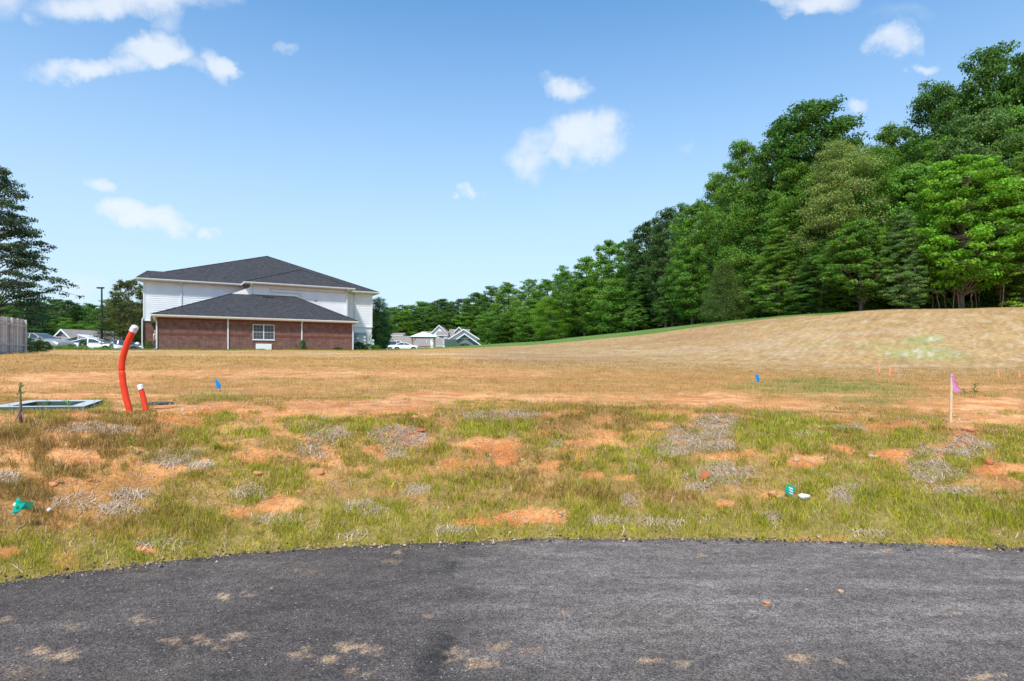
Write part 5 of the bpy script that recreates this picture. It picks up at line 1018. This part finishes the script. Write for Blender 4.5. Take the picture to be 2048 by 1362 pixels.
# ---- understorey along the edge
g = random.Random(3); px = 1040
while px < 2190:
    Y = np.interp(px, *zip(*edge))-g.uniform(2.5, 5.5)*(.6 if px > 1700 else 1)-1; x = (px-CX)/FX*Y; h = g.uniform(1.2, 3.6) if px < 1740 else g.uniform(.6, 1.6)
    plant('under', x, Y, h*(1+.3*(Y > 90)), h*g.uniform(.8, 1.1), g.choice([MID, LM, MID, BR, DK]), 'leafy undergrowth bush at the foot of the wood', 'bush', 'undergrowth bushes along the wood edge', 'bush', sink=.1); px += g.uniform(20, 42)
px = 1700
while px < 2200:
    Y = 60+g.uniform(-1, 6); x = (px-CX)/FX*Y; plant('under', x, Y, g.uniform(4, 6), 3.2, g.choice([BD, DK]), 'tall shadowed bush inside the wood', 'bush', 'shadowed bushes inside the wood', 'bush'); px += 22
# ---- bare stems seen under the crowns at right
tm_ = []
for k in range(4):
    gg_ = np.random.default_rng(60+k); p = np.cumsum(np.concatenate([[[0, 0, 0]], np.column_stack([gg_.normal(.04, .04, 7), gg_.normal(0, .03, 7), np.full(7, .9)])]), 0); paths = [(p, np.linspace(.055, .02, 8))]
    q = p[3]+np.cumsum(np.concatenate([[[0, 0, 0]], np.column_stack([gg_.normal(-.12, .04, 4), gg_.normal(0, .03, 4), np.full(4, .75)])]), 0); paths.append((q, np.linspace(.03, .012, 5)))
    V, F = tube_np(paths, 6); me = npmesh('trunk', V, F, smooth=True); me.materials.append(M['bark']); tm_.append(me)
g = random.Random(21)
for i, px in enumerate([1822, 1829,  1838, 1858, 1866, 1880, 1893, 1899, 1906, 1912, 1921, 1930, 1944, 1952, 1958, 1968, 1975, 1985, 2003, 2016, 2034, 2044]):
    Y = 51.6+g.uniform(-.6, 2.8); x = (px-CX)/FX*Y; o = bpy.data.objects.new('slim_tree', tm_[i % 4]); COL.objects.link(o); o.location = (x, Y, H1(x, Y)-.2); o.rotation_euler = (0, g.uniform(-.12, .12), g.uniform(0, 6)); s = g.uniform(.7, 1.3); o.scale = (s, s, g.uniform(.28, .5))
    b = g.uniform(.8, 2.0); o.color = (b*1.1, b*.95, b*.9, 1); tag(o, 'slim bare tree stem under the dark crowns at right', 'tree', 'bare stems under the crowns at right')
c = (2003-CX)/FX*50.6; o = bpy.data.objects.new('leaning_tree', tm_[1]); COL.objects.link(o); o.location = (c, 50.6, H1(c, 50.6)-.15); o.rotation_euler = (0, .12, .3); o.scale = (1.25, 1.25, .5); o.color = (2.3, 2.1, 1.8, 1); tag(o, 'pale forked trunk leaning right at the wood edge near the right side', 'tree')
# ---- bushes by fence, cars and building
for (px, Y, h, r, col_, lab) in [(33, 33.5, .95, .85, (.05, .10, .03), 'dark shrub growing against the end of the wooden fence'), (58, 36, .80, .85, (.06, .12, .03), 'dark shrub second from the fence, in front of the beige car'), (82, 39, .62, .7, (.06, .12, .03), 'low shrub in front of the beige car bonnet'),
      (166, 46, .78, .36, (.07, .15, .04), 'small leafy plant in front of the white coupe door'), (223, 46.5, .55, .22, (.14, .27, .05), 'small bright weed in front of the white coupe nose'), (140, 45, .45, .3, (.12, .25, .05), 'low bright weed left of the leafy plant by the coupe'),
      (299, 49.5, .85, .32, (.15, .24, .045), 'yellow green shrub against the recessed brick wall'), (606, 52.3, .95, .30, (.06, .17, .04), 'dark green plant climbing beside the right-hand downspout'), (718, 57.5, .85, .75, (.07, .15, .04), 'wide shrub below the electricity meters'), (737, 58.5, .70, .6, (.10, .19, .045), 'shrub at the right foot of the meters'), (752, 59, .55, .5, (.15, .30, .05), 'bright green low bush at the right end of the building'), (676, 54.5, .32, .5, (.06, .13, .03), 'flat dark weed at the foot of the brick wall near its right end'), (930, 88, .5, 1.0, (.16, .20, .05), 'low olive weeds in front of the blue grey gable')]:
    x = (px-CX)/FX*Y; plant('bush', x, Y, h, r, col_, lab, 'shrub', None, 'shrub', sink=.03)
# ================================================================ FOREGROUND OBJECTS
def conduits():
    Y = 7.3; k = Y/FX
    def P(px, py, dy=0): return Vector(((px-CX)*k, Y+dy, EYE-(py-HY)*k))
    g0 = hit(258, 820)
    R = empty('conduit_pipe', P(262, 832), 0, 'tall bent orange red plastic conduit with white tape wrapped round its top', 'pipe')
    def spl(pts, n=6):
        out = []
        for i in range(len(pts)-1):
            p0, p1, p2, p3 = pts[max(i-1, 0)], pts[i], pts[i+1], pts[min(i+2, len(pts)-1)]
            for j in range(n):
                t = j/n; out.append(.5*((2*p1)+(p2-p0)*t+(2*p0-5*p1+4*p2-p3)*t*t+(3*p1-p0-3*p2+p3)*t**3))
        return out+[pts[-1]]
    O = Vector(R.location)
    pts = spl([P(263, 842), P(259, 820), P(252, 795), P(246.5, 768), P(243.5, 741)]); m = MB(); m.tube([p-O for p in pts], [.036]*(len(pts)-3)+[.0375, .034, .031], 20); m.build('lower_tube', M['pipe'], R, smooth=True)
    pts = spl([P(243.3, 741.5), P(244.5, 722), P(250.5, 698), P(259, 676), P(268, 658)]); m = MB(); m.tube([p-O for p in pts], [.031, .034, .0375]+[.036]*(len(pts)-3), 20); m.build('upper_tube', M['pipe'], R, smooth=True)
    m = MB(); a, b = P(243.6, 742.5)-O, P(243.4, 739)-O; m.tube([a, b], .032, 20); m.build('crease', M['pipe'], R)
    def cap(name, a, b, r, seed, parent, jag=.25):
        g_ = random.Random(seed); m = MB(); n = 18; d = (b-a); rings = []
        ax = d.normalized().cross(Vector((0, 1, 0))).normalized(); by = d.normalized().cross(ax)
        for i in range(7):
            t = i/6; rr = r*(1.07-.04*t) if i < 6 else r*.80
            if i == 5: rr = r*1.03
            ring = []
            for q in range(n):
                w = 1+g_.uniform(-.06, .06); th = q*2*math.pi/n; off = d*(t if i else -jag*g_.random()*.8); ring.append(a+off+(ax*math.cos(th)+by*math.sin(th))*rr*w)
            rings.append(ring)
        rings.append([b+d*.10+(ax*math.cos(q*2*math.pi/n)+by*math.sin(q*2*math.pi/n))*r*.35 for q in range(n)])
        base = 0
        for r_ in rings: m.v += [tuple(v) for v in r_]
        for i in range(len(rings)-1):
            for q in range(n): u = (q+1) % n; m.f.append((i*n+q, i*n+u, (i+1)*n+u, (i+1)*n+q))
        m.f.append(tuple((len(rings)-1)*n+q for q in range(n))); m.build(name, M['tape'], parent, smooth=False)
    cap('tape_wrap', P(265.5, 662)-O, P(271.5, 652)-O, .040, 3, R)
    R = empty('conduit_pipe', P(294, 836), 0, 'short straight orange red conduit stub with crumpled white tape on top', 'pipe'); O = Vector(R.location)
    pts = [P(295, 842), P(292, 823), P(288.5, 803), P(284.5, 787), P(281.5, 776)]; m = MB(); m.tube([p-O for p in spl(pts)], .030, 20); m.build('tube', M['pipe'], R, smooth=True); cap('tape_wrap', P(281.8, 777)-O, P(279.6, 769.5)-O, .034, 9, R, .9)
conduits()
def pad():
    z1 = 1.055; g0 = .9; NR, FR, FL_, NL = (-5.14, 7.2), (-5.75, 8.44), (-6.72, 8.36), (-6.20, 7.08); R = empty('transformer_pad', (-5.95, 7.8, .95), 0, 'grey green hollow utility pad with a pale top rim lying flat at left', 'utility pad'); O = Vector((-5.95, 7.8, .95))
    cen = Vector((sum(p[0] for p in (NR, FR, FL_, NL))/4, sum(p[1] for p in (NR, FR, FL_, NL))/4))
    out = [Vector(p) for p in (NR, FR, FL_, NL)]
    def inner(s, sy): # shrink towards the centre
        return [cen+(p-cen)*s for p in out]
    inn = inner(.66, .66); fl = [cen+(p-cen)*1.05 for p in out]
    L = lambda v, z: (v.x-O.x, v.y-O.y, z-O.z)
    m = MB()
    for i in range(4):
        j = (i+1) % 4; m.poly([L(out[i], z1), L(out[j], z1), L(inn[j], z1-.004), L(inn[i], z1-.004)])
    m.build('rim', M['pad_top_lit'], R)
    m = MB(); lo = [cen+(p-cen)*.99 for p in out]
    for i in range(4):
        j = (i+1) % 4; m.poly([L(out[i], z1-.001), L(out[j], z1-.001), L(out[j], z1-.02), L(out[i], z1-.02)]); m.poly([L(out[i], z1-.02), L(out[j], z1-.02), L(fl[j], z1-.30), L(fl[i], z1-.30)])
        m.poly([L(inn[i], z1-.005), L(inn[j], z1-.005), L(inn[j], z1-.30), L(inn[i], z1-.30)])
    m.build('side_wall', M['pad'], R)
    m = MB(); m.poly([L(v, z1-.10) for v in inn]); m.build('shaded_fill', mat('dark_fill', (.07, .085, .06), .95, .1, noise=(9, .4)), R)  # floor sheet coloured dark to stand in for shade down in the hollow
pad()
c = hit(321, 806); m = MB(); m.tube([(0, 0, -.05), (0, 0, .012), (0, 0, .02)], [.158, .158, .148], 32); o = m.build('valve_lid', M['black']); o.location = (at(321.5, 0, 8.25).x, 8.25, H1(at(321.5, 0, 8.25).x, 8.25)+.012); tag(o, 'round flat black plastic lid on the ground right of the short orange conduit', 'lid')
def flag(px, py_top, Y, shape, matl, label, cat='marking flag', ztop=None, marks=None):
    """wire pin with a limp plastic flag; shape: outline in photo pixels relative to the pin top"""
    x = (px-CX)/FX*Y; z = H1(x, Y); k = Y/FX; zt = zz(py_top, Y); R = empty('marking_flag', (x, Y, z), 0, label, cat); m = MB(); m.tube([(0, 0, -.1), (0, 0, max(zt-z, .02))], .0022, 5); m.build('pin', M['wire'], R)
    n = len(shape); m = MB(); pts = [Vector((a*k, .012*math.sin(a*.5+i), (zt-z)-b*k)) for i, (a, b) in enumerate(shape)]
    m.prism(pts, (0, .002, 0))
    fl = m.build('flag', matl, R); return R, fl, k, zt-z
x = at(433, 0, 10.4)
flag(431.5, 757, 10.4, [(0, 0), (4, 4), (10, 12), (9, 19), (3, 21), (1, 13), (-1, 5)], M['blueflag'], 'small blue marking flag nearer the orange conduits, at left')
flag(1511, 747, 13.5, [(0, 0), (5, 3), (9, 11), (7, 18), (2, 17), (1, 9), (-1, 4)], M['blueflag'], 'small blue marking flag alone in the field, right of centre')
h = hit(30, 1034); Yf = h.y-.12
R, f, k, zr = flag(36, 994, Yf, [(0, 0), (6, 7), (14, 12), (11, 21), (3, 28), (-5, 34), (-12, 32), (-8, 19), (-4, 7)], M['greenflag'], 'crumpled teal marking flag near the left edge of the bank')
m = MB(); m.poly([(8*k, .01, zr-8*k), (24*k, .04, zr-13*k), (18*k, .05, zr-27*k), (4*k, .02, zr-27*k)]); tr = mat('thin_flag', (.10, .42, .22), .5, .3, transl=.5); m.build('flag', tr, R)
m = MB(); m.poly([(-2*k, -.03, zr-9*k), (3*k, -.034, zr-9*k), (1*k, -.034, zr-16*k), (-5*k, -.03, zr-15*k)]); m.build('printed_mark', M['paper'], R)
h = hit(1584, 992); Yf = h.y-.02
R, f, k, zr = flag(1590, 973, Yf, [(-16, -6), (-2, 0), (2, 3), (-1, 10), (-4, 22), (-14, 17), (-20, 12), (-19, 2)], M['greenflag'], 'teal marking flag with pale print on the lower right bank')
for (dx, dy, w_, h_) in ((-11.5, 2.0, 8, 2.6), (-11.0, 7.4, 8, 2.4), (-11, 12.2, 7, 2.6)):
    m = MB(); c = Vector((dx*k, -.035, zr-dy*k)); r_ = Vector((w_/2*k, 0, -w_*.24*k)); u_ = Vector((0, 0, h_/2*k)); m.poly([c-r_-u_, c+r_-u_, c+r_+u_, c-r_+u_]); m.build('printed_mark', M['paper'], R)
# crumpled paper
h = hit(1608, 1000); bm = bmesh.new(); bmesh.ops.create_icosphere(bm, subdivisions=3, radius=.045); g_ = random.Random(4)
for v in bm.verts:
    n_ = fbm(np.array([v.co.x*30+5]), np.array([v.co.y*30+v.co.z*22]), 9, 3)[0]; v.co *= .55+.9*n_; v.co.z *= .7; v.co.x *= 1.15
me = bpy.data.meshes.new('crumpled_paper'); bm.to_mesh(me); bm.free(); o = link('crumpled_paper', me, M['paper']); o.location = h+Vector((0, 0, .03)); tag(o, 'crumpled scrap of white paper beside the teal flag', 'litter')
h = hit(98, 1026); me2 = me.copy(); o = link('crumpled_paper', me2); o.scale = (.35, .3, .8); o.rotation_euler = (.3, .4, .8); o.location = h+Vector((0, 0, .02)); tag(o, 'tiny scrap of white litter right of the crumpled teal flag', 'litter')
# stake with pink ribbon
def stake():
    Y = 8.1; x = (1902-CX)/FX*Y; z = H1(x, Y); k = Y/FX; R = empty('survey_stake', (x, Y, z), 0, 'tall pale wooden survey stake with a pink ribbon', 'stake'); zt = zz(748.5, Y)-z
    m = MB(); a, b = Vector((-.010, 0, -.15)), Vector((.008, 0, zt)); m.prism([a+Vector((-.016, -.007, 0)), a+Vector((.016, -.007, 0)), a+Vector((.016, .007, 0)), a+Vector((-.016, .007, 0))], b-a); m.build('lath', M['lath'], R, bevel=.002)
    m = MB(); q = [(1, 2), (4.5, 2), (6, 12), (9, 20), (15, 30), (18, 34), (15, 35.5), (12, 34), (10, 37), (5, 36), (3, 26), (2, 14)]; pts = [Vector((a_*k, -.012-.01*math.sin(a_), zt-b_*k)) for a_, b_ in q]
    for i, j in ((0, 11), ): pass
    L_ = [(1, 2), (2, 14), (3, 26), (5, 36)]; C_ = [(2.8, 2), (4, 13), (7, 25), (10, 37)]; D_ = [(3.6, 2), (5.2, 13), (9, 24), (12, 34)]; E_ = [(4.5, 2), (6, 12), (11, 23), (18, 34)]
    f3 = lambda p, d: Vector((p[0]*k, d, zt-p[1]*k))
    for A, da, B, db in ((L_, -.012, C_, -.03), (C_, -.03, D_, -.010), (D_, -.010, E_, -.024)):
        for i in range(3): m.poly([f3(A[i], da), f3(B[i], db), f3(B[i+1], db), f3(A[i+1], da)])
    m.build('ribbon', M['pinkflag'], R)
    m = MB(); m.box(-.018, .022, -.010, .009, zt-.035, zt-.012); m.build('ribbon_knot', M['pinkflag'], R)
stake()
for px, pt_, pb, w_, lab in [(1626.5, 724, 730, 1.6, 'faintest orange survey stake, farthest left of the row'), (1645, 726, 733, 1.5, 'thin orange survey stake second from the left'), (1757.5, 727, 746, 3.6, 'tall orange-topped survey stake left of the close pair'), (1779, 733, 752, 4.4, 'widest orange survey stake, in the middle cluster'), (1790, 729.5, 743, 2.2, 'thin orange survey stake right behind the widest one'), (1996, 740, 756, 4.6, 'orange survey stake with a looped ribbon near the right side'), (2038, 740, 755, 3.8, 'orange survey stake nearest the right edge')]:
    h = hit(px, pb); Y = h.y; k = Y/FX; R = empty('survey_stake', h, 0, lab, 'stake', 'orange survey stakes along the foot of the hill'); ht = (pb-pt_)*k
    m = MB(); m.box(-w_*.22*k, w_*.22*k, -.006, .006, -.1, ht); m.build('lath', M['lath'], R)
    m = MB(); m.prism([(-w_*.45*k, -.02, ht*.08), (w_*.5*k, -.02, 0), (w_*.32*k, -.02, ht*.8), (0, -.02, ht*1.0), (-w_*.32*k, -.02, ht*.75)], (0, .008, 0)); m.build('ribbon', M['orangepaint'], R)
# rocks and clods one can pick out
def rock_mesh(seed, sub=2):
    bm = bmesh.new(); bmesh.ops.create_icosphere(bm, subdivisions=sub, radius=1); g_ = np.random.default_rng(seed); pl = g_.normal(0, 1, (7, 3)); pl /= np.linalg.norm(pl, axis=1)[:, None]
    for v in bm.verts:
        c = np.array(v.co)
        for n_ in pl:
            d = c@n_; 
            if d > .68: c = c-n_*(d-.68)
        v.co = Vector(c*(1+g_.normal(0, .03)))
    me = bpy.data.meshes.new('rock'); bm.to_mesh(me); bm.free(); me.materials.append(M['rock']); return me
RM = [rock_mesh(s) for s in range(5)]
RO = (1.35, 1.0, .8); RD = (.95, .55, .42); RP = (1.25, 1.3, 1.4)
for i, (px, py, w_, h_, c_, lab) in enumerate([(105, 972, 9, 7, RO, 'orange angular stone above the left teal flag'), (180, 963, 6, 5, RO, 'small orange stone below the gravel heap'), (641, 950, 8, 11, RO, 'upright orange stone left of centre on the bank'), (614, 957, 6, 5, RD, 'dark red stone beside the upright orange stone'), (600, 986, 7, 6, RO, 'small orange stone above the bare clay hollow'),
        (515, 948, 13, 5, RO, 'flat orange stone in the grass left of the clay hollow'), (550, 900, 4, 8, RO, 'thin orange clod standing in the grass'), (1409, 958, 13, 13, RD, 'rounded orange brown rock at the foot of the straw patch'), (1546, 992, 11, 8, RO, 'orange stone left of the pair beside the teal flag'), (1560, 999, 8, 8, RP, 'pale stone right of the pair beside the teal flag'),
        (1976, 927, 10, 10, RD, 'red rock on the right bank near the edge'), (1744, 914, 12, 5, RP, 'flat pale stone in the grass on the right bank'), (1592, 921, 8, 4, RP, 'pale stone on the bare clay strip right of centre'), (1936, 863, 16, 8, RO, 'orange clod right of the tall stake'), (1723, 815, 8, 4, RP, 'pale flat stone above the right bank'), (1640, 858, 6, 5, RP, 'small pale stone in the grass above the right bank'), (842, 862, 15, 4, RD, 'long orange clod above the straw patch'), (829, 838, 8, 6, RO, 'orange stone on the brow of the bank near centre'),
        (1122, 1030, 6, 5, RP, 'round pale stone in the pebbly clay'), (1103, 1048, 6, 5, RP, 'second pale stone lower in the pebbly clay'), (1051, 1046, 6, 3, RP, 'grey flat stone in the pebbly clay left of the pale stones'), (1012, 1022, 5, 3, RO, 'small stone at the top of the pebbly clay'), (1908, 833, 5, 3, RP, 'white stone right of the tall stake'), (1902, 858, 4, 2.5, RP, 'white stone at the foot of the tall stake'), (1864, 792, 4, 3, RP, 'pale stone left of the tall stake'), (1322, 892, 6, 4, RO, 'orange stone left of the big straw patch'), (1680, 1187, 8, 4.5, RP, 'cream stone lying on the asphalt'), (1613, 1183, 3, 1.8, RP, 'tiny pale stone on the asphalt left of the cream one'), (1316, 1094, 3, 1.8, RP, 'white pebble on the asphalt near its far edge'), (543, 1181, 3, 2, RP, 'white pebble on the asphalt at left'), (1533, 1210, 8, 3.5, RO, 'orange clod on the asphalt')]):
    on = py > 1090; 
    if on: Y = EYE*FX/(py-HY); h = Vector(((px-CX)/FX*Y, Y, .012))
    else: h = hit(px, py)
    k = h.y/FX; o = bpy.data.objects.new('rock', RM[i % 5]); COL.objects.link(o); o.location = h+Vector((0, 0, h_*k*.35)); o.scale = (w_*k, w_*k*.8, h_*k); o.rotation_euler = (random.uniform(-.2, .2), 0, random.uniform(-.4, .4)); s = random.uniform(.9, 1.1); o.color = (*[v*s for v in c_], 1); tag(o, lab, 'stone', 'stones and clods')
# weeds with leaves
def weed(px, py, hpx, label, seed, leafl=.05, n=9, spread=.5, col_=(.16, .33, .04), cat='weed', drop=None, stemr=.003, wide=.4, name='weed'):
    h = hit(px, py); k = h.y/FX; Ht = hpx*k; g_ = np.random.default_rng(seed); R = empty(name, h, 0, label, cat); m = MB(); tip = Vector((g_.normal(0, .05)*Ht, 0, Ht)); m.tube([(0, 0, -.02), tip*.5+Vector((.02*Ht, 0, 0)), tip], [stemr, stemr*.8, stemr*.4], 6); mt = mat('weed_leaf', (1, 1, 1), .5, .35, attr=True, transl=.35); m.build('stem', mat('weed_stem', tuple(c*.8 for c in col_), .6, .3), R)
    V = []; F = []; C = []
    for i in range(n):
        t = .25+.75*(i+.5)/n; a = i*2.4+g_.uniform(-.3, .3); b = tip*t; L = leafl*g_.uniform(.7, 1.2)*(1.1-.4*t); d = Vector((math.cos(a), math.sin(a), spread)); d.normalize(); s = d.cross(Vector((0, 0, 1))).normalized()*L*wide; j = len(V); up = Vector((0, 0, L*.15))
        V += [b, b+d*L*.45+s*.5+up, b+d*L*.45-s*.5+up, b+d*L*.45+up*.4, b+d*L-up*1.3]; F += [(j, j+1, j+3), (j, j+3, j+2), (j+1, j+4, j+3), (j+3, j+4, j+2)]; v = g_.uniform(.8, 1.2); C += [tuple(c*v for c in col_)]*5
    me = npmesh('leaves', [tuple(v) for v in V], F, np.array(C)); link('leaves', me, mt, R); return R
weed(265, 912, 34, 'bright green broad-leaved seedling on the left bank', 1, .075, 10, .3, (.22, .42, .03)); weed(430, 900, 20, 'low green weed tuft on the bank below the orange conduits', 2, .07, 12, .2, (.16, .36, .03))
weed(1947, 795, 26, 'leafy green weed right of the pink ribbon', 3, .13, 14, .5, (.08, .20, .03)); weed(1928, 793, 16, 'smaller drooping weed between the ribbon and the leafy weed', 4, .10, 8, .4, (.10, .22, .03)); weed(119, 968, 6, 'grey green flat weed right of the orange stone', 5, .05, 9, .15, (.22, .32, .20))
weed(95, 816, 12, 'green grass shoot growing inside the utility pad', 8, .09, 6, 1.2, (.13, .38, .04), wide=.2); weed(136, 816, 12, 'second clump of shoots growing inside the utility pad', 9, .10, 9, 1.0, (.13, .36, .04), wide=.2)
# dead sapling by the pad
def sapling():
    h = hit(42, 846); Y = h.y; k = Y/FX; R = empty('sapling', h, 0, 'small broken sapling with a green sprout in front of the utility pad', 'sapling'); Z = lambda px, py: Vector(((px-42)*k, 0, (846-py)*k))
    m = MB(); m.tube([Z(42, 849), Z(41, 820), Z(41.5, 800), Z(41, 765)], [.020, .014, .008, .003], 8); m.build('stem', M['bark'], R, smooth=True)
    b = mat('raw_wood', (.45, .26, .19), .8, .2)
    m = MB(); m.tube([Z(40, 818), Z(35, 832), Z(30, 842)], [.008, .007, .004], 6); m.tube([Z(42, 820), Z(46, 834), Z(47, 842)], [.006, .006, .004], 6); m.tube([Z(41, 815), Z(37, 808)], [.008, .004], 6); tag(m.build('root_splinters', b, R), kind='stuff')
    g_ = np.random.default_rng(8); V = []; F = []; C = []
    for i in range(34):
        t = Z(41+g_.normal(0, 1.3), g_.choice([786, 790, 783, 768, 774])+g_.normal(0, 3)); a = g_.uniform(0, 6.28); d = Vector((math.cos(a)*.7, math.sin(a)*.7, g_.uniform(.2, 1.2))).normalized(); L = g_.uniform(.02, .05); s = d.cross(Vector((0, 1, .2))).normalized()*L*.22; j = len(V); V += [t, t+d*L*.5+s, t+d*L, t+d*L*.5-s]; F.append((j, j+1, j+2, j+3)); v = g_.uniform(.7, 1.2); C += [(.17*v, .34*v, .05*v)]*4
    link('leaves', npmesh('leaves', [tuple(v) for v in V], F, np.array(C)), mat('sprout_leaf', (1, 1, 1), .5, .3, attr=True, transl=.3), R)
sapling()
# seed stalks in front of the pad
n = 120; px = RNG.uniform(0, 300, n); P_ = [hit(a, 836+RNG.uniform(-6, 10)) for a in px[:60]]; P_ = np.array([tuple(p) for p in P_]); n = len(P_)
V, F, C = blades(P_, RNG.uniform(.12, .30, n), np.full(n, .004), RNG.uniform(.05, .3, n), mixc([.45, .38, .20], [.25, .30, .08], RNG.random(n))); tag(link('seed_stalks', npmesh('seed_stalks', V, F, C), M['grass']), 'thin dry seed stalks standing in front of the utility pad', 'grass', kind='stuff')
